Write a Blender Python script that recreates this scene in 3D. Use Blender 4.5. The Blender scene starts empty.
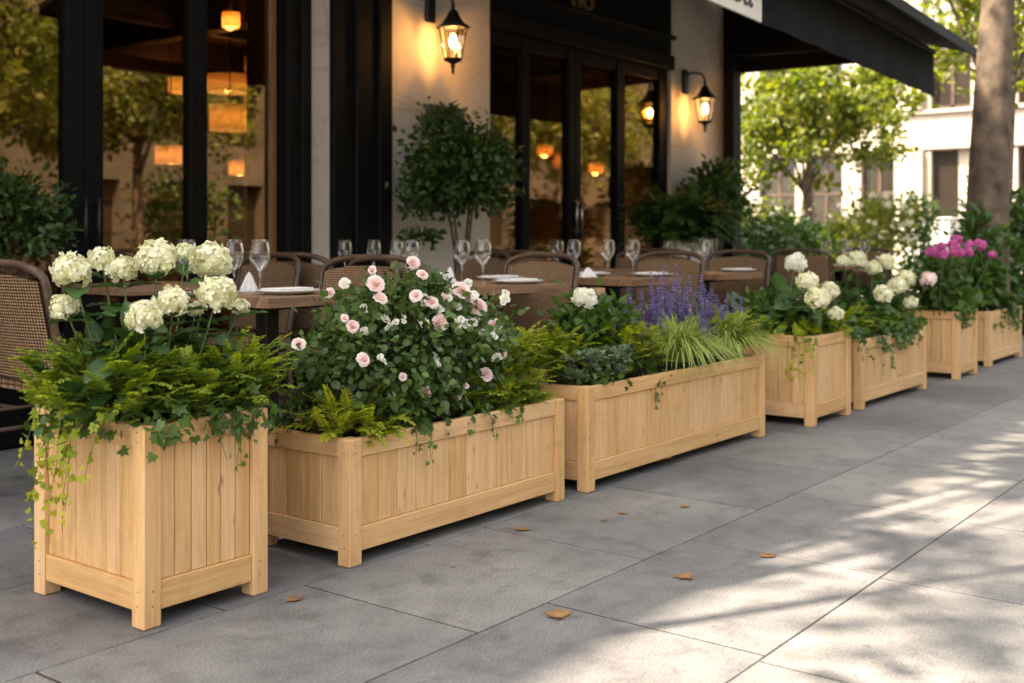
import bpy, bmesh, math, random
import numpy as np
from mathutils import Vector, Matrix

SC = bpy.context.scene
COL = SC.collection
R = math.radians
rnd = random.Random(7)
rng = np.random.default_rng(11)

# ------------------------------------------------------------------ camera, sky, sun, exposure
CAM_H = 0.97
YAW = 37.5                      # street direction (+X) lies this far to the right of the view axis
FPX, CX, HY = 1123.0, 512.0, 240.0
cam = bpy.data.cameras.new('camera')
cam.sensor_width = 36.0
cam.lens = FPX / 1024 * 36.0
cam.shift_y = -(341.5 - HY) / 1024
cam.clip_start, cam.clip_end = 0.05, 600
cam.dof.use_dof = True
cam.dof.focus_distance = 3.5
cam.dof.aperture_fstop = 3.0
cam_o = bpy.data.objects.new('camera', cam)
COL.objects.link(cam_o)
cam_o.location = (0, 0, CAM_H)
cam_o.rotation_euler = (R(90), 0, R(YAW - 90))
SC.camera = cam_o

SUN = Vector((-0.43, 0.42, 0.80)).normalized()
world = bpy.data.worlds.new('World')
SC.world = world
world.use_nodes = True
wn = world.node_tree.nodes
sky = wn.new('ShaderNodeTexSky')
sky.sky_type = 'NISHITA'
sky.sun_disc = False
sky.sun_elevation = math.asin(SUN.z)
sky.sun_rotation = math.atan2(SUN.x, SUN.y)
sky.air_density, sky.dust_density, sky.ozone_density = 0.7, 3.5, 0.6
wn['Background'].inputs['Strength'].default_value = 0.11
hs_ = wn.new('ShaderNodeHueSaturation'); hs_.inputs['Saturation'].default_value = 0.5
mx_ = wn.new('ShaderNodeMix'); mx_.data_type = 'RGBA'; mx_.blend_type = 'MULTIPLY'
mx_.inputs[0].default_value = 1.0; mx_.inputs[7].default_value = (1.0, 0.935, 0.84, 1)      # hazy, golden late-day sky
world.node_tree.links.new(sky.outputs[0], hs_.inputs['Color'])
world.node_tree.links.new(hs_.outputs[0], mx_.inputs[6])
world.node_tree.links.new(mx_.outputs[2], wn['Background'].inputs['Color'])
sl = bpy.data.lights.new('sun', 'SUN')
sl.energy, sl.angle, sl.color = 2.35, R(0.8), (1.0, 0.84, 0.66)
so = bpy.data.objects.new('sun', sl)
COL.objects.link(so)
so.rotation_euler = SUN.to_track_quat('Z', 'Y').to_euler()
so.location = (0, 0, 20)
SC.view_settings.view_transform = 'Standard'
SC.view_settings.look = 'None'
SC.view_settings.gamma = 1
SC.view_settings.exposure = 3.24
SC.cycles.use_denoising = True
SC.cycles.max_bounces = 7
SC.cycles.diffuse_bounces = 4
SC.cycles.glossy_bounces = 4
SC.cycles.transmission_bounces = 6
SC.cycles.transparent_max_bounces = 24
SC.cycles.caustics_reflective = False
SC.cycles.caustics_refractive = False
SC.cycles.sample_clamp_indirect = 6

SINY, COSY = math.sin(R(YAW)), math.cos(R(YAW))
def XP(px, Y):                  # street position X of the line of sight of column px at distance Y from the camera line
    u = (px - CX) / FPX
    return Y * (COSY + u * SINY) / (SINY - u * COSY)
def DEP(px, Y):
    return Y / (SINY - (px - CX) / FPX * COSY)
def ZP(px, py, Y):
    return CAM_H + (HY - py) / FPX * DEP(px, Y)
def PT(px, py, Y):
    return np.array((XP(px, Y), Y, ZP(px, py, Y)))
def GX(px, py, z=0.0):          # point on the level z
    s = FPX * (CAM_H - z) / (py - HY)
    u = (px - CX) / FPX
    return np.array((s * (COSY + u * SINY), s * (SINY - u * COSY), z))

# ------------------------------------------------------------------ object helpers
def prop(o, label=None, cat=None, group=None, kind=None):
    if label: o['label'] = label
    if cat: o['category'] = cat
    if group: o['group'] = group
    if kind: o['kind'] = kind
    return o
def thing(name, label, cat, loc=(0, 0, 0), rz=0.0, group=None):
    o = bpy.data.objects.new(name, None)
    o.empty_display_size = 0.1
    COL.objects.link(o)
    o.location = [float(v) for v in loc]
    o.rotation_euler = (0, 0, rz)
    return prop(o, label, cat, group)
def dup(o, parent=None, loc=None, rz=None, label=None, group=None):
    c = o.copy()
    COL.objects.link(c)
    c.parent = parent
    if loc is not None: c.location = [float(v) for v in loc]
    if rz is not None: c.rotation_euler = (0, 0, rz)
    if label: c['label'] = label
    if group: c['group'] = group
    for ch in list(o.children):
        dup(ch, c)
    return c

class Geo:
    """collects polygons; build() links them as one mesh object"""
    def __init__(s):
        s.v, s.loops, s.sizes, s.tint, s.uv, s.mat, s.n, s.sm = [], [], [], [], [], [], 0, []
    def add(s, verts, faces, tint=0.5, uv=None, mat=0, smooth=False):
        verts = np.asarray(verts, dtype=np.float64)
        s.v.append(verts)
        nl = 0
        for f in faces:
            s.loops.append(np.asarray(f, dtype=np.int64) + s.n)
            s.sizes.append(len(f)); nl += len(f)
        s.mat.append(np.full(len(faces), mat)); s.sm.append(np.full(len(faces), smooth))
        s.tint.append(np.full(len(verts), tint) if np.isscalar(tint) else np.asarray(tint))
        s.uv.append(np.zeros((nl, 2)) if uv is None else np.asarray(uv, dtype=np.float64))
        s.n += len(verts)
    def inst(s, tmpl, pos, rot, scale, tint, mat=0, smooth=True):
        """many copies of a small template: pos (N,3), rot (N,3,3) columns x y z, scale (N,) or (N,3)"""
        V, F = tmpl
        N = len(pos)
        if N == 0: return
        scale = np.asarray(scale, dtype=float)
        if scale.ndim == 1: scale = scale[:, None] * np.ones(3)
        W = V[None] * scale[:, None, :]
        W = np.einsum('nij,nkj->nki', rot, W) + pos[:, None, :]
        s.v.append(W.reshape(-1, 3))
        fl = np.concatenate([np.asarray(f) for f in F])
        off = (np.arange(N) * len(V))[:, None] + s.n
        s.loops.append((fl[None] + off).reshape(-1))
        s.sizes.extend([len(f) for f in F] * N)
        if V is SERR[0]:
            base_t = np.asarray(tint, dtype=float).reshape(-1, 1) * np.ones((N, 1))
            tint = np.clip(base_t * 0.75 + VEIN[None], 0, 1)
        t = np.asarray(tint, dtype=float)
        if t.ndim == 0: t = np.full(N, float(t))
        if t.ndim == 1: t = np.repeat(t, len(V))
        else: t = t.reshape(-1)
        s.tint.append(t)
        s.uv.append(np.zeros((len(fl) * N, 2)))
        s.mat.append(np.full(len(F) * N, mat)); s.sm.append(np.full(len(F) * N, smooth))
        s.n += N * len(V)
    def build(s, name, mats, parent=None, loc=None):
        me = bpy.data.meshes.new(name)
        v = np.concatenate(s.v).astype(np.float32)
        lp = np.concatenate([np.atleast_1d(l) for l in s.loops]).astype(np.int32)
        sz = np.asarray(s.sizes, dtype=np.int32)
        me.vertices.add(len(v)); me.vertices.foreach_set('co', v.reshape(-1))
        me.loops.add(len(lp)); me.loops.foreach_set('vertex_index', lp)
        me.polygons.add(len(sz))
        me.polygons.foreach_set('loop_start', np.concatenate([[0], np.cumsum(sz)[:-1]]).astype(np.int32))
        me.polygons.foreach_set('loop_total', sz)
        me.polygons.foreach_set('material_index', np.concatenate(s.mat).astype(np.int32))
        me.polygons.foreach_set('use_smooth', np.concatenate(s.sm).astype(bool))
        a = me.attributes.new('tint', 'FLOAT', 'POINT')
        a.data.foreach_set('value', np.concatenate(s.tint).astype(np.float32))
        ul = me.uv_layers.new(name='UVMap')
        ul.data.foreach_set('uv', np.concatenate(s.uv).astype(np.float32).reshape(-1))
        if not isinstance(mats, (list, tuple)): mats = [mats]
        for m in mats: me.materials.append(m)
        me.update(calc_edges=True); me.validate()
        o = bpy.data.objects.new(name, me)
        COL.objects.link(o)
        if parent is not None: o.parent = parent
        if loc is not None: o.location = [float(x) for x in loc]
        return o
    # --- shapes
    def box(s, lo, hi, c=0.0, grain=2, tint=None, mat=0):
        lo, hi = np.array(lo, float), np.array(hi, float)
        lo, hi = np.minimum(lo, hi), np.maximum(lo, hi)
        c = min(c, 0.45 * float((hi - lo).min()))
        if tint is None: tint = rnd.random()
        if c <= 0:
            V = np.array([(x, y, z) for x in (lo[0], hi[0]) for y in (lo[1], hi[1]) for z in (lo[2], hi[2])])
            F = [(0, 1, 3, 2), (4, 6, 7, 5), (0, 4, 5, 1), (2, 3, 7, 6), (0, 2, 6, 4), (1, 5, 7, 3)]
        else:
            V, idx = [], {}
            for sx in (0, 1):
                for sy in (0, 1):
                    for sz in (0, 1):
                        p = [hi[0] if sx else lo[0], hi[1] if sy else lo[1], hi[2] if sz else lo[2]]
                        q = [p[0] + (-c if sx else c), p[1] + (-c if sy else c), p[2] + (-c if sz else c)]
                        for ax in range(3):
                            w = list(q); w[ax] = p[ax]
                            idx[(sx, sy, sz, ax)] = len(V); V.append(w)
            V = np.array(V)
            F = []
            for ax in range(3):
                b1, b2 = [(1, 2), (2, 0), (0, 1)][ax]
                for sd in (0, 1):
                    q = []
                    for (p1, p2) in ((0, 0), (1, 0), (1, 1), (0, 1)):
                        k = [0, 0, 0]; k[ax] = sd; k[b1] = p1; k[b2] = p2
                        q.append(idx[(*k, ax)])
                    F.append(tuple(q if sd else q[::-1]))
                for p1 in (0, 1):
                    for p2 in (0, 1):
                        k0 = [0, 0, 0]; k0[b1] = p1; k0[b2] = p2; k1 = list(k0); k1[ax] = 1
                        q = [idx[(*k0, b1)], idx[(*k0, b2)], idx[(*k1, b2)], idx[(*k1, b1)]]
                        F.append(tuple(q if (p1 ^ p2) else q[::-1]))
            for sx in (0, 1):
                for sy in (0, 1):
                    for sz in (0, 1):
                        q = [idx[(sx, sy, sz, a)] for a in range(3)]
                        F.append(tuple(q if (sx + sy + sz) % 2 else q[::-1]))
        ou, ov = rnd.random() * 50, rnd.random() * 50
        oth = [a for a in range(3) if a != grain]
        uv = []
        for f in F:
            for i in f:
                uv.append((V[i][grain] + ou, V[i][oth[0]] + V[i][oth[1]] * 0.83 + ov))
        s.add(V, F, tint, uv, mat)
    def tube(s, pts, r0, r1=None, sides=6, tint=0.5, mat=0, cap=True):
        P = np.asarray(pts, float)
        n = len(P)
        if np.isscalar(r0):
            rr = np.linspace(r0, r0 if r1 is None else r1, n)
        else: rr = np.asarray(r0)
        T = np.gradient(P, axis=0)
        T /= np.linalg.norm(T, axis=1)[:, None] + 1e-12
        ref = np.array((0, 0, 1.0)) if abs(T[0][2]) < 0.9 else np.array((1.0, 0, 0))
        V = []
        nx = np.cross(ref, T[0]); nx /= np.linalg.norm(nx)
        for i in range(n):
            nx = nx - T[i] * np.dot(nx, T[i]); nx /= np.linalg.norm(nx) + 1e-12
            ny = np.cross(T[i], nx)
            for k in range(sides):
                a = 2 * math.pi * k / sides
                V.append(P[i] + rr[i] * (math.cos(a) * nx + math.sin(a) * ny))
        F, uv = [], []
        L = np.concatenate([[0], np.cumsum(np.linalg.norm(np.diff(P, axis=0), axis=1))])
        for i in range(n - 1):
            for k in range(sides):
                k2 = (k + 1) % sides
                F.append((i * sides + k, i * sides + k2, (i + 1) * sides + k2, (i + 1) * sides + k))
                uv += [(L[i], k / sides), (L[i], (k + 1) / sides), (L[i + 1], (k + 1) / sides), (L[i + 1], k / sides)]
        if cap:
            F.append(tuple(range(sides))[::-1]); F.append(tuple((n - 1) * sides + k for k in range(sides)))
            uv += [(0, 0)] * (2 * sides)
        s.add(V, F, tint, uv, mat, smooth=True)
    def lathe(s, prof, c=(0, 0, 0), n=24, tint=0.5, mat=0, smooth=True, rot=0.0):
        V, F = [], []
        for (r, z) in prof:
            for k in range(n):
                a = 2 * math.pi * k / n + rot
                V.append((c[0] + r * math.cos(a), c[1] + r * math.sin(a), c[2] + z))
        for i in range(len(prof) - 1):
            for k in range(n):
                k2 = (k + 1) % n
                F.append((i * n + k, i * n + k2, (i + 1) * n + k2, (i + 1) * n + k))
        s.add(V, F, tint, None, mat, smooth)

# ------------------------------------------------------------------ materials
def mat(name):
    m = bpy.data.materials.new(name); m.use_nodes = True
    nt = m.node_tree
    for n in list(nt.nodes): nt.nodes.remove(n)
    out = nt.nodes.new('ShaderNodeOutputMaterial')
    return m, nt, out
def N(nt, typ, **kw):
    n = nt.nodes.new(typ)
    for k, v in kw.items():
        if k == 'ins':
            for i, x in v.items(): n.inputs[i].default_value = x
        else: setattr(n, k, v)
    return n
def ramp(nt, src, stops):
    n = nt.nodes.new('ShaderNodeValToRGB')
    e = n.color_ramp.elements
    while len(e) < len(stops): e.new(0.5)
    for el, (p, c) in zip(e, stops):
        el.position = p; el.color = (*c, 1)
    nt.links.new(src, n.inputs[0])
    return n.outputs[0]
def simple(name, col, rough=0.5, metal=0.0, noise=0.25, scale=30, bump=0.0, spec=0.5):
    m, nt, out = mat(name)
    b = N(nt, 'ShaderNodeBsdfPrincipled', ins={'Roughness': rough, 'Metallic': metal, 'Specular IOR Level': spec})
    tc = N(nt, 'ShaderNodeTexCoord')
    nz = N(nt, 'ShaderNodeTexNoise', ins={'Scale': scale, 'Detail': 5.0})
    nt.links.new(tc.outputs['Object'], nz.inputs['Vector'])
    c = np.array(col)
    o = ramp(nt, nz.outputs[0], [(0.3, tuple(c * (1 - noise))), (0.7, tuple(np.minimum(c * (1 + noise), 1)))])
    nt.links.new(o, b.inputs['Base Color'])
    if bump:
        bp = N(nt, 'ShaderNodeBump', ins={'Strength': bump, 'Distance': 0.01})
        nt.links.new(nz.outputs[0], bp.inputs['Height']); nt.links.new(bp.outputs[0], b.inputs['Normal'])
    nt.links.new(b.outputs[0], out.inputs[0])
    return m
def wood(name, dark, mid, light, rough=0.55, gu=2.2, gv=55.0, knots=True):
    m, nt, out = mat(name)
    uv = N(nt, 'ShaderNodeUVMap')
    mp = N(nt, 'ShaderNodeMapping', ins={'Scale': (gu, gv, 1)})
    nt.links.new(uv.outputs[0], mp.inputs['Vector'])
    n1 = N(nt, 'ShaderNodeTexNoise', ins={'Scale': 1.0, 'Detail': 6.0, 'Roughness': 0.6, 'Distortion': 0.6})
    nt.links.new(mp.outputs[0], n1.inputs['Vector'])
    mp2 = N(nt, 'ShaderNodeMapping', ins={'Scale': (gu * 4, gv * 5, 1)})
    nt.links.new(uv.outputs[0], mp2.inputs['Vector'])
    n2 = N(nt, 'ShaderNodeTexNoise', ins={'Scale': 1.0, 'Detail': 3.0})
    nt.links.new(mp2.outputs[0], n2.inputs['Vector'])
    at = N(nt, 'ShaderNodeAttribute', attribute_name='tint')
    c = ramp(nt, n1.outputs[0], [(0.28, dark), (0.5, mid), (0.75, light)])
    mx = N(nt, 'ShaderNodeMix', data_type='RGBA', blend_type='MULTIPLY', ins={0: 0.42})
    nt.links.new(c, mx.inputs[6])
    f = ramp(nt, n2.outputs[0], [(0.35, (0.72, 0.66, 0.6)), (0.6, (1, 1, 1))])
    nt.links.new(f, mx.inputs[7])
    hs = N(nt, 'ShaderNodeHueSaturation')
    mr = N(nt, 'ShaderNodeMapRange', ins={'To Min': 0.91, 'To Max': 1.05})
    nt.links.new(at.outputs['Fac'], mr.inputs[0]); nt.links.new(mr.outputs[0], hs.inputs['Value'])
    mr2 = N(nt, 'ShaderNodeMapRange', ins={'To Min': 1.05, 'To Max': 0.94})
    nt.links.new(at.outputs['Fac'], mr2.inputs[0]); nt.links.new(mr2.outputs[0], hs.inputs['Saturation'])
    nt.links.new(mx.outputs[2], hs.inputs['Color'])
    last = hs.outputs[0]
    if knots:
        mp3 = N(nt, 'ShaderNodeMapping', ins={'Scale': (5.0, 16.0, 1)})
        nt.links.new(uv.outputs[0], mp3.inputs['Vector'])
        vo = N(nt, 'ShaderNodeTexVoronoi', ins={'Scale': 1.0})
        nt.links.new(mp3.outputs[0], vo.inputs['Vector'])
        kf = ramp(nt, vo.outputs['Distance'], [(0.03, (0.35, 0.22, 0.12)), (0.11, (1, 1, 1))])
        mk = N(nt, 'ShaderNodeMix', data_type='RGBA', blend_type='MULTIPLY', ins={0: 0.6})
        nt.links.new(last, mk.inputs[6]); nt.links.new(kf, mk.inputs[7])
        last = mk.outputs[2]
    if knots:
        tc = N(nt, 'ShaderNodeTexCoord'); st = N(nt, 'ShaderNodeTexNoise', ins={'Scale': 5.0, 'Detail': 7.0, 'Roughness': 0.7, 'Distortion': 0.7})
        nt.links.new(tc.outputs['Object'], st.inputs['Vector'])
        ms = N(nt, 'ShaderNodeMix', data_type='RGBA', blend_type='MULTIPLY', ins={0: 0.5})
        nt.links.new(last, ms.inputs[6]); nt.links.new(ramp(nt, st.outputs[0], [(0.30, (0.70, 0.64, 0.58)), (0.47, (1, 1, 1)), (0.72, (1.0, 1.0, 1.0))]), ms.inputs[7])
        last = ms.outputs[2]
    b = N(nt, 'ShaderNodeBsdfPrincipled', ins={'Roughness': rough, 'Specular IOR Level': 0.35})
    nt.links.new(last, b.inputs['Base Color'])
    bp = N(nt, 'ShaderNodeBump', ins={'Strength': 0.25, 'Distance': 0.004})
    nt.links.new(n1.outputs[0], bp.inputs['Height']); nt.links.new(bp.outputs[0], b.inputs['Normal'])
    nt.links.new(b.outputs[0], out.inputs[0])
    return m
def leafm(name, c0, c1, rough=0.45, trans=0.3, spec=0.4, tcol=None):
    m, nt, out = mat(name)
    at = N(nt, 'ShaderNodeAttribute', attribute_name='tint')
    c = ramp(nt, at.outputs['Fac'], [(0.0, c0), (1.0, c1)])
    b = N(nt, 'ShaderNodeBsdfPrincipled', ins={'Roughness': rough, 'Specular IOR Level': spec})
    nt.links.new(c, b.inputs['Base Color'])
    t = N(nt, 'ShaderNodeBsdfTranslucent')
    hs = N(nt, 'ShaderNodeHueSaturation', ins={'Saturation': 1.15, 'Value': 1.5})
    nt.links.new(c, hs.inputs['Color']); nt.links.new(hs.outputs[0], t.inputs['Color'])
    mx = N(nt, 'ShaderNodeMixShader', ins={0: trans})
    nt.links.new(b.outputs[0], mx.inputs[1]); nt.links.new(t.outputs[0], mx.inputs[2])
    nt.links.new(mx.outputs[0], out.inputs[0])
    return m
def glassm(name, tint=(0.9, 0.88, 0.85), refl=0.1, edge=0.7, rough=0.0, gcol=(1, 1, 1)):
    m, nt, out = mat(name)
    lw = N(nt, 'ShaderNodeFresnel', ins={'IOR': 1.5})
    mr = N(nt, 'ShaderNodeMapRange', ins={'From Min': 0.04, 'From Max': 1.0, 'To Min': refl, 'To Max': edge})
    nt.links.new(lw.outputs[0], mr.inputs[0])
    tr = N(nt, 'ShaderNodeBsdfTransparent', ins={'Color': (*tint, 1)})
    gl = N(nt, 'ShaderNodeBsdfGlossy', ins={'Color': (*gcol, 1), 'Roughness': rough})
    mx = N(nt, 'ShaderNodeMixShader')
    nt.links.new(mr.outputs[0], mx.inputs[0])
    nt.links.new(tr.outputs[0], mx.inputs[1]); nt.links.new(gl.outputs[0], mx.inputs[2])
    nt.links.new(mx.outputs[0], out.inputs[0])
    return m
def emit(name, col, strength):
    m, nt, out = mat(name)
    e = N(nt, 'ShaderNodeEmission', ins={'Color': (*col, 1), 'Strength': strength})
    nt.links.new(e.outputs[0], out.inputs[0])
    return m

def slab_material():
    m, nt, out = mat('paving_stone')
    tc = N(nt, 'ShaderNodeTexCoord')
    at = N(nt, 'ShaderNodeAttribute', attribute_name='tint')
    big = N(nt, 'ShaderNodeTexNoise', ins={'Scale': 1.3, 'Detail': 7.0, 'Roughness': 0.62})
    med = N(nt, 'ShaderNodeTexNoise', ins={'Scale': 9.0, 'Detail': 6.0, 'Roughness': 0.7})
    fin = N(nt, 'ShaderNodeTexNoise', ins={'Scale': 150.0, 'Detail': 4.0, 'Roughness': 0.75})
    for n in (big, med, fin): nt.links.new(tc.outputs['Object'], n.inputs['Vector'])
    c = ramp(nt, big.outputs[0], [(0.3, (0.136, 0.134, 0.134)), (0.5, (0.194, 0.190, 0.186)), (0.70, (0.255, 0.247, 0.238))])
    def mul(a, src, stops, fac):
        x = N(nt, 'ShaderNodeMix', data_type='RGBA', blend_type='MULTIPLY', ins={0: fac})
        nt.links.new(a, x.inputs[6]); nt.links.new(ramp(nt, src, stops), x.inputs[7])
        return x.outputs[2]
    c = mul(c, med.outputs[0], [(0.32, (0.58, 0.58, 0.59)), (0.5, (1, 1, 1)), (0.70, (1.15, 1.14, 1.12))], 0.8)
    c = mul(c, fin.outputs[0], [(0.36, (0.42, 0.42, 0.43)), (0.5, (0.95, 0.95, 0.95)), (0.66, (1.35, 1.34, 1.32))], 0.75)
    c = mul(c, at.outputs['Fac'], [(0.0, (0.76, 0.76, 0.79)), (1.0, (1.10, 1.08, 1.04))], 1.0)
    gv = N(nt, 'ShaderNodeTexVoronoi', ins={'Scale': 5.5, 'Randomness': 1.0}); nt.links.new(tc.outputs['Object'], gv.inputs['Vector'])
    c = mul(c, gv.outputs['Distance'], [(0.045, (0.62, 0.61, 0.60)), (0.075, (1, 1, 1))], 0.8)      # old gum spots
    # pale scuffs
    sc = N(nt, 'ShaderNodeTexNoise', ins={'Scale': 3.1, 'Detail': 9.0, 'Roughness': 0.75, 'Distortion': 0.8})
    nt.links.new(tc.outputs['Object'], sc.inputs['Vector'])
    sf = ramp(nt, sc.outputs[0], [(0.56, (0, 0, 0)), (0.74, (1, 1, 1))])
    sm = N(nt, 'ShaderNodeMix', data_type='RGBA', ins={7: (0.30, 0.290, 0.278, 1)})
    mm = N(nt, 'ShaderNodeMath', operation='MULTIPLY', ins={1: 0.45})
    nt.links.new(sf, mm.inputs[0]); nt.links.new(mm.outputs[0], sm.inputs[0]); nt.links.new(c, sm.inputs[6])
    b = N(nt, 'ShaderNodeBsdfPrincipled', ins={'Specular IOR Level': 0.35})
    nt.links.new(sm.outputs[2], b.inputs['Base Color'])
    rr = N(nt, 'ShaderNodeMapRange', ins={'To Min': 0.45, 'To Max': 0.85})
    nt.links.new(med.outputs[0], rr.inputs[0]); nt.links.new(rr.outputs[0], b.inputs['Roughness'])
    bp = N(nt, 'ShaderNodeBump', ins={'Strength': 0.35, 'Distance': 0.003})
    nt.links.new(fin.outputs[0], bp.inputs['Height'])
    bp2 = N(nt, 'ShaderNodeBump', ins={'Strength': 0.3, 'Distance': 0.01})
    nt.links.new(med.outputs[0], bp2.inputs['Height']); nt.links.new(bp.outputs[0], bp2.inputs['Normal'])
    nt.links.new(bp2.outputs[0], b.inputs['Normal'])
    nt.links.new(b.outputs[0], out.inputs[0])
    return m

def weave_material():
    m, nt, out = mat('woven_rattan')
    uv = N(nt, 'ShaderNodeUVMap')
    def wave(sx, sy, ph):
        mp = N(nt, 'ShaderNodeMapping', ins={'Scale': (sx, sy, 1), 'Location': (ph, 0, 0)})
        nt.links.new(uv.outputs[0], mp.inputs['Vector'])
        sp = N(nt, 'ShaderNodeSeparateXYZ'); nt.links.new(mp.outputs[0], sp.inputs[0])
        def sn(sock):
            q = N(nt, 'ShaderNodeMath', operation='SINE'); nt.links.new(sock, q.inputs[0]); return q.outputs[0]
        p = N(nt, 'ShaderNodeMath', operation='MULTIPLY')
        nt.links.new(sn(sp.outputs[0]), p.inputs[0]); nt.links.new(sn(sp.outputs[1]), p.inputs[1])
        return p.outputs[0]
    w = wave(2 * math.pi / 0.028, 2 * math.pi / 0.022, 0)
    ab = N(nt, 'ShaderNodeMath', operation='ABSOLUTE'); nt.links.new(w, ab.inputs[0])
    nz = N(nt, 'ShaderNodeTexNoise', ins={'Scale': 40.0, 'Detail': 4.0})
    nt.links.new(uv.outputs[0], nz.inputs['Vector'])
    c1 = ramp(nt, ab.outputs[0], [(0.06, (0.05, 0.028, 0.014)), (0.34, (0.25, 0.145, 0.075)), (0.9, (0.42, 0.265, 0.145))])
    mx = N(nt, 'ShaderNodeMix', data_type='RGBA', blend_type='MULTIPLY', ins={0: 0.6})
    nt.links.new(c1, mx.inputs[6])
    nt.links.new(ramp(nt, nz.outputs[0], [(0.3, (0.55, 0.5, 0.45)), (0.7, (1, 1, 1))]), mx.inputs[7])
    b = N(nt, 'ShaderNodeBsdfPrincipled', ins={'Roughness': 0.6, 'Specular IOR Level': 0.3})
    nt.links.new(mx.outputs[2], b.inputs['Base Color'])
    bp = N(nt, 'ShaderNodeBump', ins={'Strength': 0.8, 'Distance': 0.006})
    nt.links.new(ab.outputs[0], bp.inputs['Height']); nt.links.new(bp.outputs[0], b.inputs['Normal'])
    nt.links.new(b.outputs[0], out.inputs[0])
    return m

def stone_wall_material(name, c0, c1, cs=1.6):
    m, nt, out = mat(name)
    tc = N(nt, 'ShaderNodeTexCoord')
    nz = N(nt, 'ShaderNodeTexNoise', ins={'Scale': cs, 'Detail': 8.0, 'Roughness': 0.65})
    fz = N(nt, 'ShaderNodeTexNoise', ins={'Scale': 90.0, 'Detail': 3.0})
    vn = N(nt, 'ShaderNodeTexNoise', ins={'Scale': 1.1, 'Detail': 5.0, 'Distortion': 1.5})
    for n in (nz, fz, vn): nt.links.new(tc.outputs['Object'], n.inputs['Vector'])
    c = ramp(nt, nz.outputs[0], [(0.3, c0), (0.7, c1)])
    mx = N(nt, 'ShaderNodeMix', data_type='RGBA', blend_type='MULTIPLY', ins={0: 0.35})
    nt.links.new(c, mx.inputs[6])
    nt.links.new(ramp(nt, vn.outputs[0], [(0.485, (1, 1, 1)), (0.5, (0.6, 0.55, 0.5)), (0.515, (1, 1, 1))]), mx.inputs[7])
    b = N(nt, 'ShaderNodeBsdfPrincipled', ins={'Roughness': 0.7, 'Specular IOR Level': 0.3})
    nt.links.new(mx.outputs[2], b.inputs['Base Color'])
    bp = N(nt, 'ShaderNodeBump', ins={'Strength': 0.15, 'Distance': 0.004})
    nt.links.new(fz.outputs[0], bp.inputs['Height']); nt.links.new(bp.outputs[0], b.inputs['Normal'])
    nt.links.new(b.outputs[0], out.inputs[0])
    return m

M = {}
M['pine'] = wood('pine_boards', (0.60, 0.342, 0.142), (0.74, 0.455, 0.205), (0.81, 0.54, 0.268))
M['tablewood'] = wood('table_wood', (0.12, 0.062, 0.032), (0.25, 0.14, 0.075), (0.36, 0.22, 0.125), rough=0.4, knots=False)
M['rattan'] = weave_material()
M['chairframe'] = wood('dark_cane', (0.042, 0.025, 0.016), (0.090, 0.054, 0.034), (0.15, 0.093, 0.060), rough=0.4, gu=8, gv=3, knots=False)
M['slab'] = slab_material()
M['grout'] = simple('joint_sand', (0.030, 0.023, 0.016), 0.95, noise=0.4, scale=60)
M['soil'] = simple('potting_soil', (0.022, 0.015, 0.010), 0.95, noise=0.6, scale=60, bump=1.0)
M['black'] = simple('black_paint', (0.0055, 0.005, 0.0045), 0.65, noise=0.3, scale=12, spec=0.10)
M['blackiron'] = simple('black_iron', (0.014, 0.012, 0.010), 0.45, metal=0.3, noise=0.3, scale=40)
M['stone'] = stone_wall_material('pale_limestone', (0.50, 0.43, 0.35), (0.66, 0.59, 0.50))
M['render'] = stone_wall_material('cream_render', (0.38, 0.32, 0.255), (0.45, 0.39, 0.315), 0.8)
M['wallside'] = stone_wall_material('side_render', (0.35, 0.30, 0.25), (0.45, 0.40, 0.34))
M['winglass'] = glassm('shop_glass', (0.78, 0.66, 0.50), 0.14, 0.85, gcol=(1.0, 0.84, 0.60))
M['farglass'] = simple('far_window_glass', (0.030, 0.024, 0.018), 0.12, noise=0.3, scale=1, spec=0.4)
M['wineglass'] = glassm('wine_glass', (0.99, 0.99, 0.985), 0.03, 0.55)
M['lampglass'] = glassm('lantern_glass', (0.98, 0.93, 0.82), 0.05, 0.6)
M['china'] = simple('white_china', (0.72, 0.70, 0.66), 0.2, noise=0.04)
M['linen'] = simple('white_linen', (0.74, 0.71, 0.67), 0.85, noise=0.1, scale=80, bump=0.3)
M['awning'] = simple('charcoal_canvas', (0.0095, 0.0088, 0.0082), 0.9, noise=0.25, scale=8, bump=0.2, spec=0.12)
M['signwhite'] = simple('cream_sign_board', (0.70, 0.64, 0.55), 0.6, noise=0.08, scale=6)
M['signink'] = simple('dark_lettering', (0.03, 0.025, 0.018), 0.6)
M['brass'] = simple('brass_lettering', (0.42, 0.26, 0.09), 0.35, metal=0.6, noise=0.1)
M['steel'] = simple('brushed_steel', (0.45, 0.42, 0.38), 0.3, metal=0.9, noise=0.1)
M['bulb'] = emit('warm_bulb', (1.0, 0.50, 0.14), 26)
M['pendbulb'] = emit('pendant_bulb', (1.0, 0.60, 0.24), 9)
M['shade'] = leafm('lamp_shade_cloth', (0.46, 0.36, 0.24), (0.52, 0.42, 0.29), 0.8, 0.55)
M['shadecloth'] = leafm('lamp_shade_lining', (0.58, 0.48, 0.34), (0.64, 0.54, 0.39), 0.8, 0.6)
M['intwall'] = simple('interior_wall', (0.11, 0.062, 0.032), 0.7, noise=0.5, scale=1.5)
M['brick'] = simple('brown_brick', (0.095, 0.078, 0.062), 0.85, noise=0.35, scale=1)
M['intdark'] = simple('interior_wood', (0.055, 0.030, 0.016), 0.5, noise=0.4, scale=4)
M['intfloor'] = simple('interior_floor', (0.06, 0.036, 0.02), 0.4, noise=0.3, scale=3)
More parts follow.
